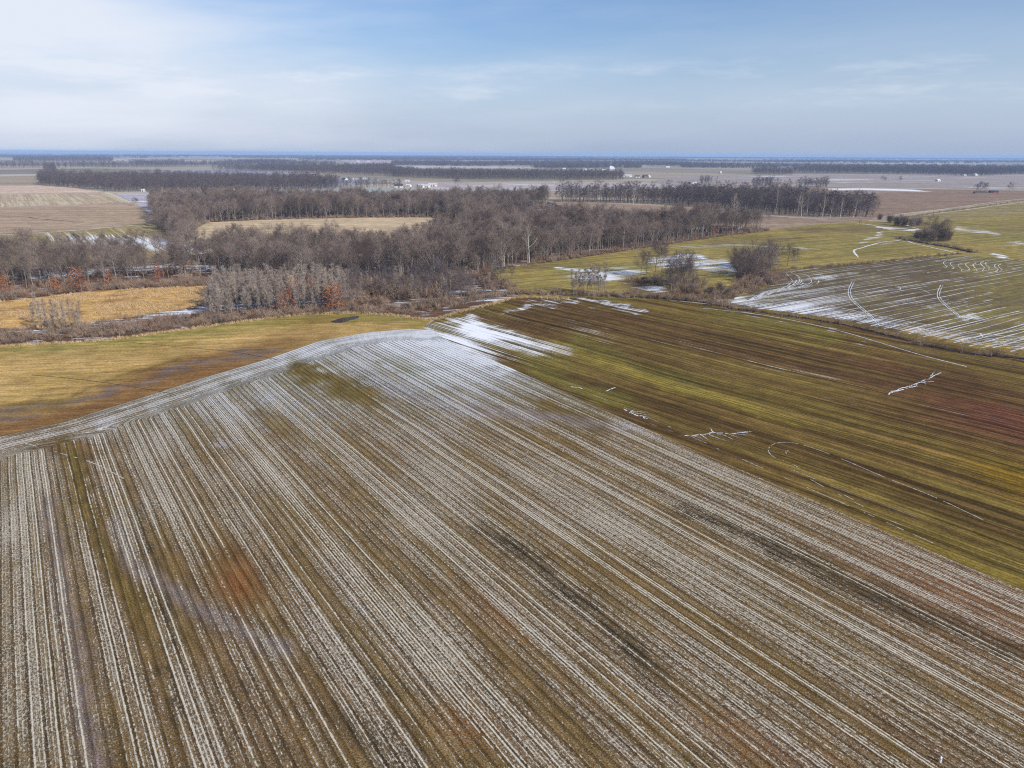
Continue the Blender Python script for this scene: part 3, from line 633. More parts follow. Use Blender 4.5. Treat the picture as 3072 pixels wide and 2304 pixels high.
M_DRYG = wood_mat('dry_grass', [(.48, .33, .165), (.56, .42, .24), (.40, .27, .14)])

class TM:
    def __init__(s): s.v = []; s.f = []
    def tube(s, P, rad, n):
        base = None
        for i, p in enumerate(P):
            d = (P[min(i + 1, len(P) - 1)] - P[max(i - 1, 0)]).normalized()
            a = d.orthogonal().normalized() if abs(d.z) < .99 else Vector((1, 0, 0)); a = (a - d * a.dot(d)).normalized(); b = d.cross(a)
            k0 = len(s.v)
            for k in range(n):
                t = 2 * math.pi * k / n; s.v.append(p + (a * math.cos(t) + b * math.sin(t)) * rad[i])
            if base is not None:
                for k in range(n): s.f.append((base + k, base + (k + 1) % n, k0 + (k + 1) % n, k0 + k))
            base = k0
    def blade(s, p, d, L, wd, rn):
        a = d.cross(Vector((rn.uniform(-1, 1), rn.uniform(-1, 1), rn.uniform(-1, 1))))
        if a.length < 1e-4: a = d.orthogonal()
        a = a.normalized() * wd * .5; k = len(s.v)
        s.v += [p - a, p + a, p + d * L + Vector((0, 0, .12 * L))]; s.f.append((k, k + 1, k + 2))
    def leaf(s, p, sz, rn):
        a = Vector((rn.uniform(-1, 1), rn.uniform(-1, 1), rn.uniform(-.5, .5))).normalized(); b = a.cross(Vector((rn.uniform(-1, 1), rn.uniform(-1, 1), 1.5))).normalized()
        k = len(s.v); s.v += [p - a * sz, p - b * sz * .6, p + a * sz, p + b * sz * .6]; s.f.append((k, k + 1, k + 2, k + 3))
    def mesh(s, name, mat):
        me = bpy.data.meshes.new(name); me.from_pydata([tuple(v) for v in s.v], [], s.f); me.materials.append(mat); me.update(); return me
def rdir(d, ang, rn, spin=None):
    a = d.orthogonal().normalized(); b = d.cross(a); t = rn.uniform(0, 2 * math.pi) if spin is None else spin
    return (d * math.cos(ang) + (a * math.cos(t) + b * math.sin(t)) * math.sin(ang)).normalized()
def grow(p, d, L, n, rn, wob, lift):
    P = [p.copy()]; D = [d.copy()]
    for i in range(n):
        d = (d + Vector((rn.uniform(-wob, wob), rn.uniform(-wob, wob), rn.uniform(-wob, wob) + lift))).normalized()
        p = p + d * (L / n); P.append(p.copy()); D.append(d.copy())
    return P, D
def tree_meshes(seed, h, form, mats, twigs=1500, low=False):
    """trunk and limbs in one mesh, branches and twigs in the other"""
    rn = random.Random(seed); tr_, cr_ = TM(), TM()
    wide = {'forest': .75, 'open': 1.25, 'slender': .42, 'white': .95}[form]; start = {'forest': .36, 'open': .20, 'slender': .22, 'white': .32}[form]
    if low: start *= .3
    n0 = 4 if low else 7
    P, D = grow(Vector((0, 0, -.3)), Vector((rn.uniform(-.05, .05), rn.uniform(-.05, .05), 1)).normalized(), h * .92, n0, rn, .07, .04)
    r0 = h * (.0135 if form != 'slender' else .0085)
    if low: r0 *= 1.1
    rad = [r0 * (1.25 if i == 0 else 1) * (1 - .88 * i / n0) for i in range(n0 + 1)]
    tr_.tube(P, rad, 3 if low else 5)
    nl = {'forest': 15, 'open': 19, 'slender': 13, 'white': 12}[form]
    if low: nl = 13
    tips = []
    for j in range(nl):
        f = start + (1 - start) * (j + rn.random()) / nl * .97
        q = f * n0; i = min(int(q), n0 - 1); p = P[i].lerp(P[i + 1], q - i)
        ang = R(rn.uniform(24, 50)) * (1.25 if form == 'open' else 1) * (.7 if form == 'slender' else 1) * (1.15 - .5 * (f - start))
        L = h * .40 * wide * (1.25 - .75 * (f - start) / (1 - start)) * rn.uniform(.75, 1.2)
        d = rdir(Vector((0, 0, 1)), ang, rn, j * 2.4 + rn.uniform(-.5, .5))
        n1 = 2 if low else 4
        Q, DD = grow(p, d, L, n1, rn, .16, .10)
        r1 = max(.03, r0 * .5 * (1.1 - f)); tr_.tube(Q, [r1 * (1 - .8 * k / n1) for k in range(n1 + 1)], 3)
        tips.append((Q[-1], DD[-1], L * .5))
        for k in range(1 if low else 5):
            g = rn.uniform(.3, .98) * n1; i2 = min(int(g), n1 - 1); p2 = Q[i2].lerp(Q[i2 + 1], g - i2)
            d2 = rdir(DD[i2], R(rn.uniform(25, 60)), rn); L2 = L * rn.uniform(.35, .6)
            S, SD = grow(p2, d2, L2, 2, rn, .2, .12)
            if not low: cr_.tube(S, [.035, .025, .012] if form != 'white' else [.05, .04, .02], 3)
            tips.append((S[0].lerp(S[2], .55), SD[2], L2))
    tips.append((P[-1], D[-1], h * .10))
    per = max(3, twigs // len(tips)); wd = .055 if not low else .20
    tl = h * .075 * (1.0 if form != 'slender' else .9)
    for p, d, L in tips:
        for k in range(per):
            o = p + Vector((rn.gauss(0, .22), rn.gauss(0, .22), rn.gauss(0, .16))) * L
            cr_.blade(o, rdir(d, R(rn.uniform(5, 75)), rn), tl * rn.uniform(.6, 1.35), wd * rn.uniform(.7, 1.4), rn)
    return tr_.mesh('trunk', mats[0]), cr_.mesh('crown', mats[1])
def shrub_meshes(seed, h, wdt, mats, n=420, stems=9, bw=.05):
    rn = random.Random(seed); a, b = TM(), TM()
    lob = [(rn.gauss(0, .34), rn.gauss(0, .34), rn.uniform(.45, 1.0)) for q in range(5)]
    for k in range(stems):
        lo = lob[k % 5]
        d = rdir(Vector((0, 0, 1)), R(rn.uniform(2, 38)), rn); L = h * lo[2] * rn.uniform(.7, 1.05)
        p = Vector((lo[0] + rn.gauss(0, .12), lo[1] + rn.gauss(0, .12), 0)) * wdt
        P, D = grow(p, d, L, 3, rn, .2, .05); a.tube(P, [.05, .04, .025, .01], 3)
        for q in range(n // stems):
            t = rn.random() ** .7 * 3; i = min(int(t), 2); o = P[i].lerp(P[i + 1], t - i) + Vector((rn.gauss(0, .1), rn.gauss(0, .1), rn.gauss(0, .06))) * wdt
            b.blade(o, rdir(D[i], R(rn.uniform(10, 85)), rn), h * rn.uniform(.12, .34), bw * rn.uniform(.7, 1.5), rn)
    return a.mesh('stems', mats[0]), b.mesh('twigs', mats[1])
def rust_meshes(seed, h, mats):
    rn = random.Random(seed); a, b = TM(), TM()
    P, D = grow(Vector((0, 0, -.2)), Vector((0, 0, 1)), h, 5, rn, .06, .03); a.tube(P, [.14, .12, .1, .07, .05, .02], 5)
    for j in range(18):
        f = .12 + .85 * j / 18; q = f * 5; i = min(int(q), 4); p = P[i].lerp(P[i + 1], q - i)
        L = h * .38 * (1.05 - .8 * f) * rn.uniform(.7, 1.25); d = rdir(Vector((0, 0, 1)), R(rn.uniform(58, 92)), rn, j * 2.4)
        Q, DD = grow(p, d, L, 3, rn, .15, .03); a.tube(Q, [.05, .04, .03, .01], 3)
        for k in range(46):
            t = rn.uniform(.15, 1.05); o = Q[0].lerp(Q[3], t) + Vector((rn.gauss(0, .26), rn.gauss(0, .26), rn.gauss(0, .15)))
            b.leaf(o, rn.uniform(.13, .28), rn)
    return a.mesh('trunk', mats[0]), b.mesh('leaves', mats[1])
KIND = {
 'bare_tree': [tree_meshes(10 + i, h, f, (M_BARK, M_TWIG)) for i, (h, f) in enumerate([(21, 'forest'), (23, 'forest'), (19, 'forest'), (22, 'forest'), (20, 'open'), (24, 'forest'), (18, 'open'), (22, 'forest'), (21, 'open'), (17, 'forest')])],
 'slender_tree': [tree_meshes(40 + i, h, 'slender', (M_BARK, M_TWIGP), 800) for i, h in enumerate([13, 15, 12, 14, 11])],
 'white_barked_tree': [tree_meshes(60 + i, h, 'white', (M_WHITE, M_TWIGP), 420) for i, h in enumerate([24, 22, 25])],
 'open_tree': [tree_meshes(70 + i, h, 'open', (M_BARK, M_DARKT), 2400) for i, h in enumerate([18, 15, 16, 17])],
 'rust_leaved_tree': [rust_meshes(80 + i, h, (M_BARK, M_RUST)) for i, h in enumerate([11.5, 9.5, 10.5])],
 'shrub': [shrub_meshes(90 + i, h, w_, (M_BRUSH, M_BRUSH)) for i, (h, w_) in enumerate([(3.2, 2.6), (2.4, 2.4), (4.2, 2.8), (2.0, 2.2), (3.6, 3.2)])],
 'dense_bush': [shrub_meshes(110 + i, h, w_, (M_DARKT, M_TWIG), 2600, 18, .05) for i, (h, w_) in enumerate([(9, 5.5), (7.5, 5), (10.5, 6)])],
}
PARTS = {k: ('trunk', 'crown') for k in KIND}
PARTS['shrub'] = PARTS['dense_bush'] = ('stems', 'twigs'); PARTS['rust_leaved_tree'] = ('trunk', 'leaves')
PROTO = {}
def plant(kind, i, loc, rz, sc, label, cat, group=None):
    ms = KIND[kind][i % len(KIND[kind])]
    key = (kind, i % len(KIND[kind]))
    if key not in PROTO:
        e = empty(kind, loc, rz, sc); kids = []
        for nm, me in zip(PARTS[kind], ms):
            o = bpy.data.objects.new(nm, me); COL.objects.link(o); o.parent = e; kids.append(o)
        PROTO[key] = (e, kids)
    else:
        e0, kids = PROTO[key]; e = e0.copy(); COL.objects.link(e)
        e.location = loc; e.rotation_euler = (0, 0, rz); e.scale = sc if hasattr(sc, '__len__') else (sc,) * 3
        for c in ('group',):
            if c in e: del e[c]
        for k0 in kids:
            o = k0.copy(); COL.objects.link(o); o.parent = e
    return tag(e, label, cat, group)

# masses nobody could count: one object each, filled by geometry nodes
def merged(name, ms):
    V, Fc, mats, mi = [], [], [], []
    for k, me in enumerate(ms):
        b = len(V); V += [tuple(v.co) for v in me.vertices]; Fc += [tuple(i + b for i in p.vertices) for p in me.polygons]
        mats.append(me.materials[0]); mi += [k] * len(me.polygons)
    return mesh_obj(name, V, Fc, mats, link=False, midx=mi)
SRC = {}
def source(key, objs):
    if key not in SRC:
        c = bpy.data.collections.new(key)
        for o in objs: c.objects.link(o)
        SRC[key] = c
    return SRC[key]
def mass(name, pts, sc, src, n, label, cat=None):
    pts = np.asarray(pts)
    me = bpy.data.meshes.new(name); me.from_pydata([tuple(p) for p in pts], [], [])
    sc = np.asarray(sc, np.float32); sc = sc if sc.ndim == 2 else np.repeat(sc[:, None], 3, 1)
    a_ = me.attributes.new('msc', 'FLOAT_VECTOR', 'POINT'); a_.data.foreach_set('vector', np.ascontiguousarray(sc).ravel())
    a_ = me.attributes.new('mrot', 'FLOAT', 'POINT'); a_.data.foreach_set('value', rng.uniform(0, 6.283, len(pts)).astype(np.float32))
    a_ = me.attributes.new('mid', 'INT', 'POINT'); a_.data.foreach_set('value', rng.integers(0, n, len(pts)).astype(np.int32))
    o = bpy.data.objects.new(name, me); COL.objects.link(o)
    ng = bpy.data.node_groups.new(name, 'GeometryNodeTree')
    ng.interface.new_socket('Geometry', in_out='INPUT', socket_type='NodeSocketGeometry'); ng.interface.new_socket('Geometry', in_out='OUTPUT', socket_type='NodeSocketGeometry')
    N, L = ng.nodes, ng.links
    gi = N.new('NodeGroupInput'); go = N.new('NodeGroupOutput'); ip = N.new('GeometryNodeInstanceOnPoints'); ci = N.new('GeometryNodeCollectionInfo')
    ci.inputs['Collection'].default_value = src; ci.inputs['Separate Children'].default_value = True; ci.inputs['Reset Children'].default_value = True
    ip.inputs['Pick Instance'].default_value = True
    def at_(nm, ty):
        q = N.new('GeometryNodeInputNamedAttribute'); q.data_type = ty; q.inputs['Name'].default_value = nm; return q.outputs[0]
    cx = N.new('ShaderNodeCombineXYZ'); L.new(at_('mrot', 'FLOAT'), cx.inputs[2])
    L.new(gi.outputs[0], ip.inputs['Points']); L.new(ci.outputs[0], ip.inputs['Instance']); L.new(at_('mid', 'INT'), ip.inputs['Instance Index'])
    er = N.new('FunctionNodeEulerToRotation'); L.new(cx.outputs[0], er.inputs[0]); L.new(er.outputs[0], ip.inputs['Rotation']); L.new(at_('msc', 'FLOAT_VECTOR'), ip.inputs['Scale'])
    L.new(ip.outputs[0], go.inputs[0])
    md = o.modifiers.new('scatter', 'NODES'); md.node_group = ng
    return tag(o, label, cat, kind='stuff')
S_TREE = source('wood_trees', [merged('wt%02d' % i, m) for i, m in enumerate(KIND['bare_tree'])])
S_SLEN = source('thicket_trees', [merged('st%02d' % i, m) for i, m in enumerate(KIND['slender_tree'])])
S_SHRUB = source('brush_shrubs', [merged('sh%02d' % i, m) for i, m in enumerate(KIND['shrub'])])
S_LOW = source('far_trees', [merged('lt%02d' % i, tree_meshes(150 + i, 18 + 1.2 * i, ('forest', 'open')[i % 2], (M_DARKT, M_DARKT), 420, True)) for i in range(6)])
def clump(seed):
    rn = random.Random(seed); b = TM()
    for k in range(9):
        cx, cy, hh = rn.uniform(-20, 20), rn.uniform(-9, 9), rn.uniform(15, 22)
        for q in range(42):
            z_ = rn.uniform(.05, .95) * hh; rr = 4.6 * math.sin(min(1, z_ / hh + .25) * 2.6)
            b.blade(Vector((cx + rn.gauss(0, .5) * rr, cy + rn.gauss(0, .5) * rr, z_)), rdir(Vector((0, 0, 1)), R(rn.uniform(0, 60)), rn), rn.uniform(2.5, 5), rn.uniform(.5, 1.0), rn)
    return b.mesh('clump', M_DARKT)
S_CLUMP = source('far_clumps', [merged('cl%02d' % i, [clump(200 + i)]) for i in range(5)])
def tuft(seed):
    rn = random.Random(seed); b = TM()
    for k in range(26): b.blade(Vector((rn.gauss(0, .35), rn.gauss(0, .35), 0)), rdir(Vector((0, 0, 1)), R(rn.uniform(0, 45)), rn), rn.uniform(.5, 1.2), rn.uniform(.06, .14), rn)
    return b.mesh('tuft', M_DRYG)
S_TUFT = source('grass_tufts', [merged('tf%02d' % i, [tuft(220 + i)]) for i in range(4)])

def spread(poly, step, jit=.42, ymax=1e9):
    P = G(poly); x0, y0 = P.min(0); x1, y1 = P.max(0)
    gx, gy = np.meshgrid(np.arange(x0, x1, step), np.arange(y0, y1, step))
    gx = gx + (np.arange(gx.shape[0]) % 2)[:, None] * step * .5
    gx = gx.ravel() + rng.uniform(-jit, jit, gx.size) * step; gy = gy.ravel() + rng.uniform(-jit, jit, gy.size) * step
    ok = inside(P, gx, gy); return gx[ok], gy[ok]
def along(pts, step, wd, n=14):
    P = smooth_path(G(pts), n); L = np.r_[0, np.cumsum(np.hypot(*np.diff(P, axis=0).T))]
    s_ = np.arange(0, L[-1], step) + rng.uniform(-.4, .4, len(np.arange(0, L[-1], step))) * step; s_ = np.clip(s_, 0, L[-1])
    x_ = np.interp(s_, L, P[:, 0]) + rng.normal(0, wd, len(s_)); y_ = np.interp(s_, L, P[:, 1]) + rng.normal(0, wd, len(s_)); return x_, y_

# ------------------------------------------------------------------ woods: (name, polygon of tree feet, spacing, size range, label parts)
TANCLEAR = G([(560, 702), (640, 672), (900, 660), (1200, 654), (1340, 656), (1380, 676), (1300, 745), (1100, 775), (850, 770), (620, 742)])
WOODS = [
 ('row', [(-500, 850), (0, 806), (300, 788), (640, 776), (680, 802), (640, 830), (400, 842), (0, 872), (-500, 930)], 7.0, (.72, .98)),
 ('middle', [(640, 772), (900, 782), (1100, 782), (1260, 756), (1360, 720), (1420, 690), (1700, 690), (2050, 690), (2290, 688), (2306, 692), (2100, 717), (1850, 754), (1650, 783), (1560, 795), (1470, 826), (1300, 842), (1100, 856), (900, 862), (680, 848)], 6.4, (.70, 1.08)),
 ('rear', [(455, 622), (900, 618), (1400, 612), (1640, 608), (1640, 622), (1500, 640), (1400, 690), (1360, 668), (1330, 652), (900, 656), (640, 663), (600, 680), (575, 702), (560, 730), (600, 748), (580, 756), (520, 728), (480, 690), (455, 650)], 7.0, (.75, 1.05)),
]
LOWW = [
 ('back', [(1660, 600), (1900, 602), (2100, 600), (2300, 608), (2500, 628), (2620, 640), (2618, 652), (2480, 653), (2300, 645), (2060, 618), (1900, 611), (1690, 606)], 9.0, (.85, 1.2), 'bare wood beyond the brown strip field, its right end thinning to pale trunks'),
 ('long', [(118, 545), (300, 545), (700, 548), (1010, 556), (1010, 566), (800, 571), (560, 575), (330, 577), (240, 565), (115, 555)], 11.0, (.85, 1.15), 'long blue grey wood behind the dirt track at left'),
 ('hedge', [(870, 556), (1200, 560), (1205, 565), (1000, 566), (880, 563)], 15.0, (.6, .9), 'thin line of trees along the grey green field'),
 ('centre', [(1180, 524), (1400, 528), (1860, 532), (1880, 540), (1700, 540), (1400, 538), (1180, 531)], 13.0, (.85, 1.1), 'dark blue wood across the middle distance before the grain elevator'),
 ('centreleft', [(620, 512), (820, 508), (1150, 508), (1240, 520), (1190, 530), (1000, 523), (840, 516)], 16.0, (.8, 1.1), 'blue wood at centre left, behind the slate grey field'),
 ('thin', [(2255, 555), (2480, 559), (2482, 562), (2255, 559)], 9.0, (.6, .95), 'thin broken tree line on the wide brown field'),
 ('thin', [(2100, 548), (2160, 548), (2160, 552), (2100, 551)], 10.0, (.6, .95), 'small ragged tree group left of the thin tree line'),
 ('block', [(2258, 519), (2376, 520), (2378, 525), (2258, 523)], 15.0, (.85, 1.1), 'small square wood on the plain at right'),
 ('right', [(2380, 514), (2700, 513), (3072, 515), (3700, 518), (3700, 528), (3072, 523), (2920, 529), (2800, 525), (2500, 520), (2382, 518)], 17.0, (.85, 1.1), 'long dark blue wood along the right horizon'),
 ('farleft', [(42, 478), (340, 478), (338, 486), (42, 486)], 30.0, (.9, 1.2), 'long blue wood near the left horizon'),
 ('farleft', [(-400, 497), (130, 497), (420, 493), (640, 499), (420, 504), (150, 505), (-400, 505)], 26.0, (.8, 1.1), 'broken blue tree belt at the far left'),
 ('leftend', [(130, 505), (165, 505), (170, 524), (140, 520)], 16.0, (.8, 1.1), 'blue spur of trees left of the long wood'),
]
BELTS = [([(400, 486), (800, 484), (1000, 492), (1000, 500), (600, 497), (410, 494)], 45), ([(640, 500), (860, 504), (1180, 500), (1180, 508), (840, 512)], 38), ([(1180, 488), (1600, 488), (1900, 492), (1900, 500), (1500, 500), (1180, 496)], 45),
         ([(1600, 500), (1900, 502), (1960, 506), (1600, 508)], 36), ([(1840, 488), (2100, 492), (2100, 500), (1880, 502)], 45), ([(2000, 494), (2400, 498), (2400, 506), (2060, 504)], 48), ([(900, 472), (1500, 474), (2000, 480), (2000, 486), (1400, 482), (900, 480)], 75),
         ([(-600, 468), (300, 469), (900, 472), (900, 476), (300, 474), (-600, 474)], 85), ([(2000, 480), (3700, 488), (3700, 494), (2600, 490), (2000, 486)], 75), ([(2400, 500), (3072, 502), (3700, 506), (3700, 510), (2400, 506)], 60),
         ([(-600, 465.6), (1000, 467.5), (1000, 470), (-600, 468)], 190), ([(1000, 467.5), (3700, 478), (3700, 482), (1000, 471)], 190)]
trees = []
gaps = vnoise
for nm, poly, st, (a0, a1) in WOODS:
    gx, gy = spread(poly, st)
    if nm in ('middle', 'rear'):
        k = ~inside(TANCLEAR, gx, gy); gx, gy = gx[k], gy[k]
    k = vnoise(gx, gy, 16, 31) > (.40 if nm == 'row' else .30); gx, gy = gx[k], gy[k]
    s_ = rng.uniform(a0, a1, len(gx)) * (.58 + .84 * vnoise(gx, gy, 26, 33))
    trees += [(nm, x, y, c) for x, y, c in zip(gx, gy, s_)]
pxs, pys = proj([q[1] for q in trees], [q[2] for q in trees])
dist = np.array([math.hypot(q[1], q[2]) for q in trees]); size = np.array([q[3] for q in trees]) / dist
vis = (pxs > -20) & (pxs < 3092)
order = np.argsort(-np.where(vis, size, 0))
N_SOLO = 262
solo = set(order[:N_SOLO].tolist())
def pick(v, table):
    for lim, lb in table:
        if v < lim: return lb
    return table[-1][1]
def wood_label(nm, px, py):
    if nm == 'row':
        fr = 'front' if py > 822 else 'back'
        return 'bare grey tree in the %s of the row, %s' % (fr, pick(px, [(90, 'at the left frame edge'), (190, 'above the orange low oak'), (290, 'above the tall rust oaks'), (400, 'just right of the tall rust oaks'), (520, 'midway along the orange clearing'), (9e9, 'where the row meets the wood')]))
    fr = 'front rank' if py > 838 else 'second rank' if py > 815 else 'middle depth' if py > 790 else 'far side'
    if px < 1480:
        return 'bare tree in the wood, %s, %s' % (fr, pick(px, [(720, 'above the left end of the slender thicket'), (860, 'above the middle of the slender thicket'), (1000, 'above the right end of the thicket'), (1120, 'above the broad rust oak and the puddle'), (1240, 'above the left part of the wet brush'), (1360, 'above the middle of the wet brush'), (9e9, 'above the crest of the wheat field')]))
    return 'tall bare tree on the pasture edge of the wood, %s' % pick(px, [(1560, 'at the pasture tip'), (1640, 'just right of the pasture tip'), (1740, 'above the snow tongue'), (1850, 'above the short slender row'), (1980, 'behind the pair of forked trees'), (2120, 'towards the right tip'), (9e9, 'at the right tip')])
def jscale(c): return (c * random.uniform(.9, 1.15), c * random.uniform(.9, 1.15), c)
for i in solo:
    nm, x, y, c = trees[i]; lb = wood_label(nm, pxs[i], pys[i])
    plant('bare_tree', random.randrange(10), (x, y, 0), random.uniform(0, 6.28), jscale(c), lb, 'tree', 'bare trees: ' + lb)
for nm, lb in (('row', 'mass of bare grey trees along the striped field'), ('middle', 'dense mass of bare grey trees filling the middle wood'), ('rear', 'bare grey wood behind the tan clearing, wrapping its left end')):
    q = [i for i, v in enumerate(trees) if v[0] == nm and i not in solo]
    mass('wood', [(trees[i][1], trees[i][2], 0) for i in q], [trees[i][3] for i in q], S_TREE, 10, lb)
for nm, poly, st, (a0, a1), lb in LOWW:
    gx, gy = spread(poly, st); k = vnoise(gx, gy, 60, 35) > (.42 if nm in ('thin', 'hedge', 'farleft') else .2); gx, gy = gx[k], gy[k]
    mass('wood', np.c_[gx, gy, np.zeros(len(gx))], rng.uniform(a0, a1, len(gx)), S_LOW, 6, lb)
bx = []; bs = []
for poly, st in BELTS:
    gx, gy = spread(poly, st); k = vnoise(gx / 3, gy, st * 6, 37) > .50; bx += list(zip(gx[k], gy[k], gx[k] * 0)); bs += [max(1.0, st / 60)] * int(k.sum())
bs = np.array(bs); mass('far_woods', bx, np.c_[bs, bs, rng.uniform(.7, 1.25, len(bs))], S_CLUMP, 5, 'hazy blue belts of woodland towards the horizon')

# thicket of slender trees between the orange clearing and the meadow
TH = [(615, 938), (625, 900), (660, 872), (760, 868), (900, 868), (1040, 862), (1050, 900), (1010, 930), (900, 932), (760, 948), (640, 960)]
gx, gy = spread(TH, 2.9); k = vnoise(gx, gy, 12, 41) > .36; gx, gy = gx[k], gy[k]
px, py = proj(gx, gy); o_ = np.argsort(-py); first = set(o_[:150].tolist()); rest = [i for i in range(len(gx)) if i not in first]
for i in sorted(first):
    lb = 'slender pale tree in the thicket, %s, %s' % ('front' if py[i] > 938 else 'middle rows' if py[i] > 920 else 'back rows', pick(px[i], [(660, 'at its left end by the orange clearing'), (710, 'where the snow starts'), (770, 'left part of the snowy ground'), (830, 'right part of the snowy ground'), (890, 'around the tall rust oak'), (950, 'just right of the tall rust oak'), (9e9, 'beside the broad rust oak')]))
    plant('slender_tree', random.randrange(5), (gx[i], gy[i], 0), random.uniform(0, 6.28), jscale(random.uniform(.65, 1.1)), lb, 'tree', 'slender trees: ' + lb)
if rest: mass('thicket', [(gx[i], gy[i], 0) for i in rest], rng.uniform(.7, 1.1, len(rest)), S_SLEN, 5, 'pale slender young trees massed behind the thicket edge')
gx, gy = spread([(1000, 930), (1050, 850), (1250, 840), (1480, 826), (1540, 850), (1500, 880), (1300, 930), (1180, 930)], 6.0)
k = vnoise(gx, gy, 18, 43) > .45; gx, gy = gx[k], gy[k]
px, py = proj(gx, gy)
for i in range(len(gx)):
    lb = 'slender bare tree standing in the wet brush, %s, %s' % ('front' if py[i] > 895 else 'back', pick(px[i], [(1090, 'above the puddle'), (1170, 'just right of the puddle'), (1250, 'left of the stubble crest'), (1330, 'over the stubble crest'), (1410, 'right of the crest'), (9e9, 'beside the pasture corner')]))
    plant('slender_tree' if i % 3 else 'open_tree', i, (gx[i], gy[i], 0), random.uniform(0, 6.28), jscale(random.uniform(.5, .85)), lb, 'tree', 'slender trees: ' + lb)

def stand(kind, pts, sc, labels, cat='tree', group=None, grey=False):
    for i, (x, y) in enumerate(pts):
        p = at(x, y); k = sc[i] if hasattr(sc, '__len__') else sc * random.uniform(.88, 1.12)
        plant(kind, i * 3 + len(pts), p, random.uniform(0, 6.28), (k * random.uniform(.9, 1.1), k * random.uniform(.9, 1.1), k), labels[i] if isinstance(labels, (list, tuple)) else labels, cat, group)
# saplings on the bank at left
L_ = 'upright bare sapling in the clump on the creek bank at far left'
stand('slender_tree', [(105, 985), (125, 992), (140, 978), (160, 990), (178, 984), (196, 992), (212, 980), (228, 990), (150, 1000), (185, 1000), (245, 986), (118, 975), (205, 1002), (236, 998), (168, 975)], .92, L_, 'tree', 'saplings on the creek bank at left')
# open grown trees in front of the snow, right of the wood
stand('open_tree', [(1922, 828), (1938, 832), (1965, 828), (1984, 830)], [.72, .80, 1.25, 1.15],
      ['small bare tree, leftmost in front of the white snow patch', 'small bare tree beside the leftmost one before the snow patch', 'tallest bare tree with forked trunk in front of the snow patch', 'bare leaning tree right of the tallest one before the snow patch'])
stand('open_tree', [(2030, 862), (2048, 868), (2020, 874), (2062, 850)], [.95, 1.1, .8, .75],
      ['bare multi stemmed tree on the brushy bank, front left of its clump', 'large bare tree with dark base on the brushy bank, centre of its clump', 'low bare tree at the foot of the brushy bank clump', 'thin bare tree leaning right at the back of the bank clump'])
stand('slender_tree', [(1716, 880), (1732, 884), (1744, 882), (1756, 885), (1768, 883), (1778, 886), (1790, 884), (1800, 886), (1724, 878), (1762, 880), (1785, 880), (1812, 884), (1720, 886), (1737, 878), (1750, 880), (1774, 880), (1795, 881), (1806, 880)], 1.05, 'dark slender tree in the short row before the snow, by the creek bend', 'tree', 'short row of slender trees at the creek bend')
stand('dense_bush', [(2258, 806), (2240, 826), (2276, 816), (2228, 800), (2262, 832)], [2.05, 1.7, 1.6, 1.45, 1.1],
      ['tall dense round bush at the pasture corner, highest of the clump', 'dark dense bush on the shaded left front of the pasture clump', 'grey dense bush at the right of the tall round one', 'purple brown bush at the back left of the pasture clump', 'lower dense bush at the foot of the pasture clump'], 'bush')
stand('open_tree', [(2312, 798), (2335, 800), (2362, 797), (2380, 800)], [.72, .7, .82, .74],
      ['small bare tree just right of the dense bush clump', 'second small dark tree right of the dense bush clump', 'bare spreading tree before the pasture, third from the bush clump', 'small bare tree at the right end of the hedge corner'])
stand('dense_bush', [(2770, 722), (2795, 726), (2822, 724), (2842, 722), (2752, 716), (2808, 714)], [1.55, 1.35, 1.6, 1.1, .9, 1.7],
      ['dark bushy tree at left of the creek clump in the far pasture', 'dark bushy tree at the centre front of the creek clump in the far pasture', 'dark bushy tree right of centre in the far creek clump', 'smaller bush at the right end of the far creek clump', 'low bush at the left foot of the far creek clump', 'tall dark tree at the back of the far creek clump'], 'bush')
stand('dense_bush', [(2668, 668), (2690, 676), (2712, 678), (2735, 680), (2752, 676), (2640, 660)], [1.1, 1.2, 1.35, 1.3, 1.1, .9],
      ['dark bush nearest the wood tip in the hedge beyond the pasture', 'second dark bush in the short hedge beyond the pasture', 'biggest dark bush in the short hedge beyond the pasture', 'fourth dark bush in the short hedge beyond the pasture', 'right end bush of the short hedge beyond the pasture', 'dark bush directly under the right tip of the back wood'], 'bush')
stand('dense_bush', [(2215, 842), (2290, 838), (2248, 852), (2130, 884), (2160, 876), (2185, 884), (1990, 858), (2075, 876), (1930, 846)], [.7, .75, .6, .62, .7, .5, .5, .6, .42],
      ['low shaded bush at the left foot of the tall round bush', 'low brown bush right of the tall round bush, by the tracked field', 'low bush in front of the tall round bush', 'reddish bush between the bank clump and the tall round bush, left', 'reddish bush between the bank clump and the tall round bush, middle', 'reddish bush between the bank clump and the tall round bush, right', 'low bush under the tallest forked tree', 'low bush at the right foot of the bank clump', 'low dark bush at the left end of the bank, by the snow'], 'bush')
stand('open_tree', [(2222, 838), (2060, 858), (2010, 850), (2300, 800), (2785, 716), (2830, 716), (2700, 672)], [.95, 1.0, .8, .85, 1.05, .95, .6],
      ['bare tree standing at the left of the tall round bush', 'bare tree on the bank between the big ones', 'bare tree behind the bank clump, beside the tallest', 'bare tree just behind the right side of the tall round bush', 'bare tree rising out of the far creek clump, left', 'bare tree rising out of the far creek clump, right', 'small bare tree in the short hedge beyond the pasture'])
stand('open_tree', [(1992, 866), (2014, 872), (2040, 862), (2066, 862), (2084, 872)], [.62, .55, .72, .66, .5], 'dark upright bare tree in the dense clump on the brushy bank', 'tree', 'upright trees of the bank clump')
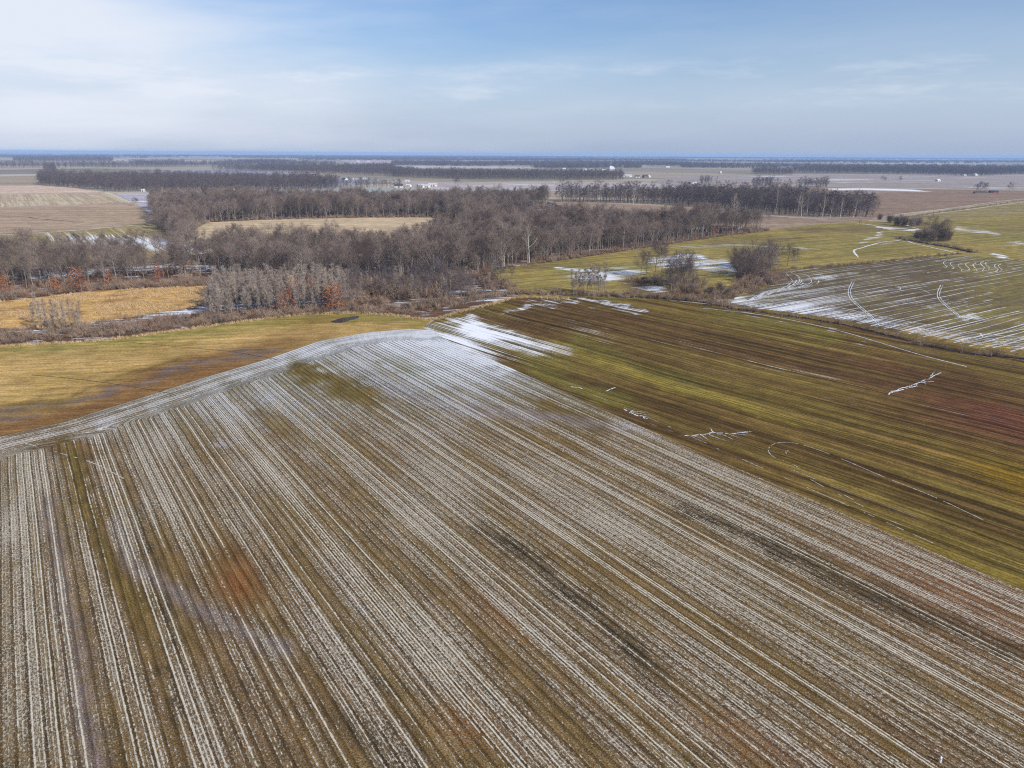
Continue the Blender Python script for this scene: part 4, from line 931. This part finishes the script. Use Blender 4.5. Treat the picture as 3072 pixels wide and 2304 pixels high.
# lone trees far out
stand('open_tree', [(1366, 560), (1374, 560), (2928, 580), (2952, 580), (2940, 580), (3027, 580), (406, 618), (412, 616), (925, 563), (2700, 548), (2646, 546), (2655, 547)], [1.2, 1.1, 1.0, 1.25, 1.1, 1.1, .62, .55, 1.5, .9, .9, .8],
      ['lone bare tree alone on the pale field past the wood', 'smaller trunk against the lone tree on the pale field', 'bare tree on the left of the pair over the dark shed', 'tall bare tree over the dark shed on the brown plain', 'middle bare tree over the dark shed on the brown plain', 'lone bare tree on the brown plain at far right', 'small round bare tree at the dirt track junction', 'lower tree against the one at the dirt track junction', 'tall bare tree rising over the thin tree line at the field edge', 'tall thin tree on the plain right of the thin tree line', 'bare tree in the small group on the plain at right', 'second bare tree in the small group on the plain at right'])
# white barked trees
WB = [(2325, 644), (2390, 648), (2404, 650), (2422, 648), (2466, 652), (2490, 652), (2520, 652), (2560, 651), (2580, 651), (2118, 700), (1512, 800), (1588, 790), (1234, 808), (1250, 806), (1022, 800), (1900, 612), (2200, 640)]
WL = ['white barked tree with forked crown, leftmost at the back wood edge', 'white barked tree, first of the close trio at the back wood edge', 'white barked tree, middle of the close trio at the back wood edge', 'white barked tree with tall fork, right of the trio', 'thin white barked trunk in the back wood edge, before the gap', 'pale trunk fifth along the back wood edge', 'pale trunk towards the right end of the back wood', 'white trunk next to last at the right end of the back wood', 'white trunk last at the right end of the back wood',
      'single pale trunk in the wood edge over the pasture', 'white trunk on the wood edge where the pasture begins', 'white trunk on the wood edge right of the pasture tip', 'white double trunk in the wood above the wet brush', 'white trunk beside the double one above the wet brush', 'pale trunk standing over the slender thicket', 'pale trunk at the left part of the back wood', 'pale trunk in the middle of the back wood']
stand('white_barked_tree', WB, [1.1, 1.0, .95, 1.05, .9, .8, .85, .9, .85, .95, 1.0, .95, .95, .85, .8, .9, .9], WL)
# oaks that keep their rust coloured leaves
RO = [(12, 888), (165, 880), (178, 886), (232, 878), (246, 880), (22, 880), (868, 935), (880, 922), (846, 942), (932, 900), (1000, 938), (1016, 934), (470, 856), (480, 850), (985, 930), (330, 866), (640, 660), (2140, 706)]
RL = ['orange leaved oak at the left frame edge behind the clearing', 'bright orange low oak left of the tall rust one', 'small orange oak in front of the bright orange one', 'tall rust leaved oak at the edge of the orange clearing', 'rust leaved oak right beside the tall one at the clearing', 'rust bush behind the oak at the left frame edge', 'bright rust leaved oak by the meadow, lower front one', 'tallest rust leaved oak in the thicket by the meadow', 'small rust leaved oak at the meadow edge, left of the others', 'tiny rust leaved oak inside the thicket', 'broad rust leaved oak right of the snowy thicket', 'rust leaved oak touching the broad one on its right', 'rust brown oak under the row, middle of the clearing edge', 'faint rust oak behind the middle one at the clearing edge', 'rust brown oak at left of the broad one', 'dull rust oak under the row right of the tall rust pair', 'red leaved tree at the base of the rear wood', 'red leaved bush at the pasture side of the wood']
stand('rust_leaved_tree', RO, [.95, .9, .75, 1.25, 1.1, .9, 1.0, 1.35, .85, 1.0, 1.3, 1.15, 1.0, 1.05, 1.05, .95, 1.3, 1.0], RL)

# brush along the creek: the nearest one by one, the rest as one mass
bp = []
for pts, st, wd, n in (([(-200, 1050), (0, 1014), (150, 1002), (300, 992), (600, 958), (760, 944), (1000, 932), (1250, 925), (1400, 905), (1500, 888), (1560, 880), (1700, 886), (1900, 890), (2100, 904), (2195, 924)], .55, 2.7, 14), ([(-200, 1062), (0, 1028), (150, 1014), (300, 1006), (600, 972), (760, 954), (1000, 938), (1250, 940)], .8, 1.6, 14),
                       ([(-100, 1020), (100, 985), (250, 975), (420, 962), (600, 945), (640, 955)], 2.2, 2.2, 12), ([(2250, 850), (2290, 852), (2330, 832), (2310, 820)], .35, 4.0, 10), ([(2100, 890), (2160, 886), (2220, 874), (2260, 852), (2250, 830)], .45, 4.5, 10),
                       ([(2330, 812), (2480, 800), (2620, 790), (2780, 772), (2880, 762)], 1.6, 1.1, 12), ([(2690, 716), (2790, 732), (2870, 746), (2925, 758)], 1.6, 2.2, 12), ([(2195, 926), (2330, 944), (2500, 968), (2640, 998), (2780, 1034), (2920, 1060), (3072, 1074), (3500, 1118)], 1.8, .9, 14),
                       ([(1910, 850), (1980, 846), (2060, 850), (2060, 878)], .35, 5.0, 10), ([(2660, 660), (2850, 634), (3000, 612), (3072, 602)], 5.0, 1.2, 10)):
    gx, gy = along(pts, st, wd, n); bp += list(zip(gx, gy, rng.uniform(.45, 1.15, len(gx)) * (.85 if pts[0] == (2195, 926) else .75 if wd < 1.5 else 1)))
gx, gy = spread([(1010, 935), (1060, 850), (1260, 835), (1480, 830), (1550, 860), (1480, 890), (1300, 935), (1180, 935)], 2.6)
nn = vnoise(gx, gy, 9, 47); k = nn > .50; bp += list(zip(gx[k], gy[k], rng.uniform(.6, 1.3, k.sum()) * (.4 + 1.6 * vnoise(gx, gy, 14, 49)[k])))
gx, gy = spread([(-200, 905), (0, 885), (300, 858), (640, 838), (680, 850), (620, 858), (300, 871), (0, 902), (-200, 930)], 2.1)
bp += list(zip(gx, gy, rng.uniform(.6, 1.2, len(gx))))
gx, gy = along([(1470, 815), (1560, 797), (1650, 785), (1850, 756), (2100, 718), (2306, 692)], 2.2, 1.2); bp += list(zip(gx, gy, rng.uniform(.5, 1.0, len(gx))))
gx, gy = along([(640, 664), (900, 657), (1200, 651), (1340, 655)], 3.0, 1.2); bp += list(zip(gx, gy, rng.uniform(.5, 1.1, len(gx))))
bp = np.array(bp); bpx, bpy_ = proj(bp[:, 0], bp[:, 1]); v_ = (bpx > 0) & (bpx < 3072)
o_ = np.argsort(-np.where(v_, bp[:, 2] / np.hypot(bp[:, 0], bp[:, 1]), 0)); near = set(o_[:296].tolist())
for i in sorted(near):
    x, y_ = bpx[i], bpy_[i]
    if x < 1000:
        lb = 'brown bare shrub on the creek bank, %s' % pick(x, [(70, 'at the left frame edge'), (130, 'left of the sapling clump'), (200, 'under the sapling clump'), (270, 'at the right foot of the sapling clump'), (350, 'before the snowy flat, left part'), (440, 'before the snowy flat, middle'), (540, 'before the snowy flat, right part'), (640, 'at the left end of the slender thicket'), (760, 'under the left half of the thicket'), (880, 'under the rust oaks of the thicket'), (9e9, 'left of the broad rust oak')])
    elif x < 1560:
        dp = 'front edge' if y_ > 922 else 'middle' if y_ > 885 else 'back'
        lb = 'red brown shrub in the wet brush, %s, %s' % (dp, pick(x, [(1080, 'above the puddle'), (1160, 'just right of the puddle'), (1240, 'left of the stubble crest'), (1320, 'over the stubble crest'), (1400, 'right of the stubble crest'), (1480, 'left of the white snow crescent'), (9e9, 'over the white snow crescent')]))
    else:
        lb = 'low brown shrub by the creek, %s' % pick(x, [(1700, 'behind the white snow crescent'), (1830, 'under the short slender row'), (1930, 'before the snow tongue'), (2060, 'on the bank below the forked trees'), (2160, 'right of the bank clump'), (2240, 'left of the tall round bush'), (2340, 'at the foot of the tall round bush'), (2600, 'along the first stretch of open ditch'), (9e9, 'along the open ditch at far right')])
    plant('shrub', i, (bp[i, 0], bp[i, 1], 0), random.uniform(0, 6.28), jscale(bp[i, 2]), lb, 'shrub', 'creek shrubs: ' + lb)
q = [i for i in range(len(bp)) if i not in near]
mass('brush', np.c_[bp[q, 0], bp[q, 1], np.zeros(len(q))], bp[q, 2], S_SHRUB, 5, 'red brown brush lining the creek, wood edges and ditches')
for nm, poly, st, _ in WOODS:
    gx, gy = spread(poly, 5.2)
    k = (vnoise(gx, gy, 12, 53) > .42) & ~(inside(TANCLEAR, gx, gy)); gx, gy = gx[k], gy[k]
    mass('undergrowth', np.c_[gx, gy, np.zeros(len(gx))], rng.uniform(.6, 1.5, len(gx)), S_SHRUB, 5, {'row': 'bare undergrowth beneath the tree row', 'middle': 'bare undergrowth beneath the middle wood', 'rear': 'bare undergrowth beneath the rear wood'}[nm])
# dry grass: creek verge, reed clearing
gx, gy = along([(-200, 1073), (0, 1040), (300, 1022), (560, 988), (760, 962), (900, 945), (1050, 939), (1180, 946), (1240, 955), (1300, 958), (1380, 935), (1480, 912), (1560, 893), (1700, 897)], .30, .8, 14)
hx, hy = spread(REED, 1.25, .5); k = vnoise(hx, hy, 7, 51) > .46; hx, hy = hx[k], hy[k]
gx = np.r_[gx, hx]; gy = np.r_[gy, hy]
mass('dry_grass', np.c_[gx, gy, np.zeros(len(gx))], rng.uniform(.5, 1.15, len(gx)), S_TUFT, 4, 'tan dry grass tufts on creek verge and orange clearing')

# ------------------------------------------------------------------ farm buildings, far out
M_WALLW = plain('white_siding', (.62, .62, .60), .6); M_WALLC = plain('cream_metal_siding', (.66, .62, .52), .5); M_WALLR = plain('red_barn_boards', (.22, .05, .04), .8); M_WALLB = plain('brown_boards', (.20, .15, .12), .8)
M_ROOFD = plain('dark_shingles', (.07, .075, .09), .8); M_ROOFW = plain('white_metal_roof', (.60, .60, .61), .4); M_ROOFG = plain('grey_metal_roof', (.45, .46, .48), .4); M_GLASS = plain('dark_glass', (.03, .035, .05), .15); M_CONC = plain('pale_concrete', (.62, .62, .60), .7); M_STEEL = plain('galvanised_steel', (.58, .60, .62), .35)
def box(x0, x1, y0, y1, z0, z1):
    V = [(x, y, z) for z in (z0, z1) for x, y in ((x0, y0), (x1, y0), (x1, y1), (x0, y1))]
    return V, [(3, 2, 1, 0), (4, 5, 6, 7), (0, 1, 5, 4), (1, 2, 6, 5), (2, 3, 7, 6), (3, 0, 4, 7)]
def cyl(r, z0, z1, n=16, cone=0.0):
    V = [(r * math.cos(2 * math.pi * k / n), r * math.sin(2 * math.pi * k / n), z) for z in (z0, z1) for k in range(n)]
    Fc = [(k, (k + 1) % n, n + (k + 1) % n, n + k) for k in range(n)]
    if cone: V.append((0, 0, z1 + cone)); Fc += [(n + k, n + (k + 1) % n, 2 * n) for k in range(n)]
    else: Fc.append(tuple(range(n, 2 * n)))
    return V, Fc
def barn(pxy, L, W, hh, rise, rz, mw, mr, name, label, cat, doors=1, wins=3):
    p = at(*pxy); e = tag(empty(name, (p.x, p.y, -.1), rz), label, cat)
    V = [(-L, -W, 0), (L, -W, 0), (L, W, 0), (-L, W, 0), (-L, -W, hh), (L, -W, hh), (L, W, hh), (-L, W, hh), (-L, 0, hh + rise), (L, 0, hh + rise)]
    wl = mesh_obj('wall', V, [(0, 1, 5, 4), (2, 3, 7, 6), (1, 2, 6, 9, 5), (3, 0, 4, 8, 7)], mw, e)
    o = .45; k = rise / W
    RV = []; RF = []
    for sg in (-1, 1):
        b = len(RV)
        for x in (-L - o, L + o):
            RV += [(x, sg * (W + o), hh - o * k + .06), (x, 0, hh + rise + .06), (x, sg * (W + o), hh - o * k + .26), (x, 0, hh + rise + .26)]
        RF += [tuple(b + i for i in f) for f in ((2, 3, 7, 6), (0, 4, 5, 1), (0, 2, 6, 4), (0, 1, 3, 2), (4, 6, 7, 5))]
    mesh_obj('roof', RV, RF, mr, e)
    for d in range(doors):
        x = (d + .5) / doors * 2 * L * .5 - L * .5; mesh_obj('door', *box(x - min(1.8, L * .2), x + min(1.8, L * .2), -W - .08, -W - .002, 0, min(3.2, hh * .8)), M_WALLB, e)
    for d in range(wins):
        x = -L + 2 * L * (d + .5) / wins
        if doors and abs(x) < L * .25: continue
        mesh_obj('window', *box(x - .6, x + .6, -W - .07, -W - .002, hh * .4, hh * .72), M_GLASS, e)
    return e
B = barn
B((1196, 562), 9, 6, 3.4, 4.2, .15, M_WALLW, M_ROOFD, 'farmhouse', 'white house with large dark roof, left of the farmstead by the wood', 'house')
B((1226, 560), 5, 4, 3.0, 2.0, -.3, M_WALLW, M_ROOFW, 'shed', 'small white shed right of the dark roofed house', 'shed', 1, 2)
B((1222, 546), 6, 4, 3.0, 2.2, .1, M_WALLW, M_ROOFG, 'farmhouse', 'white house up among trees behind the farmstead', 'house')
B((1262, 560), 7, 5, 3.2, 2.4, .5, M_WALLW, M_ROOFG, 'farmhouse', 'white house beside the cream barns of the farmstead', 'house')
B((1278, 562), 8, 6, 4.0, 2.2, .2, M_WALLC, M_ROOFG, 'barn', 'cream barn, left one of two at the right end of the farmstead', 'barn', 2, 0)
B((1298, 559), 10, 6, 4.5, 2.4, .12, M_WALLC, M_ROOFG, 'barn', 'long cream barn at the right end of the farmstead', 'barn', 2, 0)
B((1034, 540), 7, 5, 3.0, 2.4, -.6, M_WALLW, M_ROOFD, 'farmhouse', 'white house with dark roof alone on the tan field edge', 'house')
B((1066, 541), 5, 4, 2.8, 2.0, .2, M_WALLW, M_ROOFW, 'shed', 'small white shed among bare trees left of the dark trees', 'shed', 1, 2)
B((1096, 539), 6, 4, 3.0, 2.2, .0, M_WALLW, M_ROOFG, 'farmhouse', 'white house below the dark tree group at centre left', 'house')
B((1880, 531), 16, 7, 5.0, 3.0, .05, M_WALLW, M_ROOFG, 'barn', 'long white barn left of the pair of trees past the elevator wood', 'barn', 3, 0)
B((1912, 533), 7, 6, 4.0, 3.0, .1, M_WALLW, M_ROOFD, 'barn', 'small white barn between the long barn and dark shed', 'barn', 1, 2)
B((1936, 533), 8, 7, 5.0, 4.0, .3, M_WALLB, M_ROOFD, 'barn', 'dark roofed barn at the right of the white farm buildings', 'barn', 1, 0)
B((1945, 532), 5, 5, 4.0, 2.6, .9, M_WALLW, M_ROOFW, 'shed', 'bright white shed at the right end of the farm buildings', 'shed', 1, 0)
B((2086, 552), 12, 6, 3.6, 2.2, .05, M_WALLW, M_ROOFW, 'barn', 'long low white barn left of the ragged tree group', 'barn', 2, 0)
B((2072, 551), 4, 4, 3.0, 2.0, .2, M_WALLB, M_ROOFD, 'shed', 'small dark shed left of the long low white barn', 'shed', 1, 0)
B((2161, 520), 4, 4, 4.0, 3.0, .6, M_WALLW, M_ROOFW, 'farmhouse', 'tiny bright white house alone on the right plain', 'house')
B((2813, 544), 5, 5, 4.0, 2.6, .3, M_WALLW, M_ROOFW, 'shed', 'bright white shed standing alone on the right plain', 'shed', 1, 0)
B((2925, 528), 8, 6, 5.0, 4.0, .5, M_WALLW, M_ROOFW, 'barn', 'large bright white barn before the long right wood', 'barn', 1, 0)
B((2893, 528), 5, 4, 4.0, 2.6, .2, M_WALLW, M_ROOFG, 'shed', 'small white shed left of the large white barn', 'shed', 1, 0)
B((2980, 578), 8, 4, 2.8, 1.8, .05, M_WALLR, M_ROOFD, 'shed', 'dark red shed beside the tall trees on the brown plain', 'shed', 1, 0)
B((2940, 580), 12, 3.5, 2.4, 1.4, .0, M_WALLB, M_ROOFD, 'shed', 'long dark shed under the tall trees on the brown plain', 'shed', 2, 0)
B((430, 575), 3, 2.4, 3.4, 1.2, .2, M_WALLW, M_ROOFW, 'shed', 'tiny white shed in front of the long blue grey wood', 'shed', 1, 0)
B((700, 572), 3, 2.4, 2.6, 1.2, -.2, M_WALLW, M_ROOFG, 'shed', 'tiny white shed at the field edge, below the long wood', 'shed', 1, 0)
B((430, 484), 10, 7, 5.0, 3.0, .3, M_WALLW, M_ROOFW, 'barn', 'distant white barn near the left horizon', 'barn', 1, 0)
B((1075, 485), 11, 7, 5.0, 3.0, .2, M_WALLW, M_ROOFW, 'barn', 'distant white barn, left of a row on the thin pink field', 'barn', 1, 0)
B((1105, 485), 10, 7, 5.0, 3.0, .0, M_WALLC, M_ROOFW, 'barn', 'distant pale barn, right of a row on the thin pink field', 'barn', 1, 0)
B((1424, 494), 11, 7, 5.0, 3.0, .2, M_WALLW, M_ROOFW, 'barn', 'distant white barn at the end of the thin pink field', 'barn', 1, 0)
B((1566, 508), 8, 5, 4.0, 2.5, .1, M_WALLW, M_ROOFW, 'barn', 'small white barn between two blue woods, left one', 'barn', 1, 0)
B((1692, 508), 8, 5, 4.0, 2.5, .1, M_WALLW, M_ROOFW, 'barn', 'small white barn left of the elevator town', 'barn', 1, 0)
B((1752, 511), 10, 7, 5.0, 3.0, .4, M_WALLW, M_ROOFG, 'farmhouse', 'white house at the left end of the elevator town', 'house')
B((1776, 510), 9, 6, 4.0, 2.5, -.4, M_WALLW, M_ROOFW, 'barn', 'white roofed barn left of the grain elevator', 'barn', 1, 0)
B((1812, 512), 9, 6, 4.0, 2.5, .1, M_WALLW, M_ROOFW, 'barn', 'white barn at the foot of the grain elevator', 'barn', 1, 0)
B((2003, 503), 10, 6, 5.0, 3.0, .1, M_WALLW, M_ROOFW, 'barn', 'distant white building on the plain right of the elevator', 'barn', 1, 0)
# grain elevator with head house, silo bins and leg mast
p = at(1832, 513); e = tag(empty('grain_elevator', (p.x, p.y, 0), .35), 'tall grain elevator with white bins and thin mast at centre', 'grain elevator')
V, Fc = box(-9, 9, -6, 6, 0, 17); mesh_obj('wall', V, Fc, M_STEEL, e)
for k in range(4):
    V, Fc = cyl(3.6, 0, 14, 16, 2); o = mesh_obj('bin', V, Fc, M_STEEL, e, True); o.location = (-9 + k * 6, -9.8, 0)
V, Fc = box(-6, 7, -2.5, 2.5, 17.1, 21); mesh_obj('head_house', V, Fc, M_WALLW, e)
V, Fc = box(9.3, 14, -4, 4, 0, 18.5); mesh_obj('bin_tower', V, Fc, M_WALLC, e)
V, Fc = cyl(.5, 21, 38, 6); mesh_obj('mast', V, Fc, M_STEEL, e)
# posts of a hunting stand in the pasture, marker in the stubble
p = at(2580, 677); e = tag(empty('hunting_stand', (p.x, p.y, 0), .3), 'two legged wooden hunting stand in the pasture under the back wood', 'hunting stand')
for sx in (-1.1, 1.1): mesh_obj('leg', *box(sx - .18, sx + .18, -.18, .18, 0, 6.5), M_WALLB, e)
mesh_obj('platform', *box(-1.5, 1.5, -.9, .9, 4.0, 4.25), M_WALLB, e); mesh_obj('rail', *box(-1.4, 1.4, -.1, .1, 6.52, 6.7), M_WALLB, e)
p = at(2820, 2286); e = tag(empty('marker_post', (p.x, p.y, 0), .4), 'small white marker post standing in the stubble, lower right', 'marker post')
V, Fc = cyl(.13, 0, .78, 10, .12); mesh_obj('post', V, Fc, plain('white_plastic', (.8, .8, .8), .4), e)
V, Fc = cyl(.17, .5, .6, 10); mesh_obj('band', V, Fc, M_ROOFG, e)

# ------------------------------------------------------------------ the air
V, Fc = box(-33000, 33000, -1500, 33000, -1.5, 84)
hm = bpy.data.materials.new('haze_air'); hm.use_nodes = True; nt = hm.node_tree; nt.nodes.clear()
vo = nt.nodes.new('ShaderNodeVolumePrincipled'); vo.inputs['Density'].default_value = HAZE_DENSITY; vo.inputs['Color'].default_value = (*HAZE_COLOR, 1); vo.inputs['Anisotropy'].default_value = 0.0
ou = nt.nodes.new('ShaderNodeOutputMaterial'); nt.links.new(vo.outputs[0], ou.inputs['Volume'])
tag(mesh_obj('haze', V, Fc, hm), 'pale blue air thickening towards the horizon', kind='stuff')
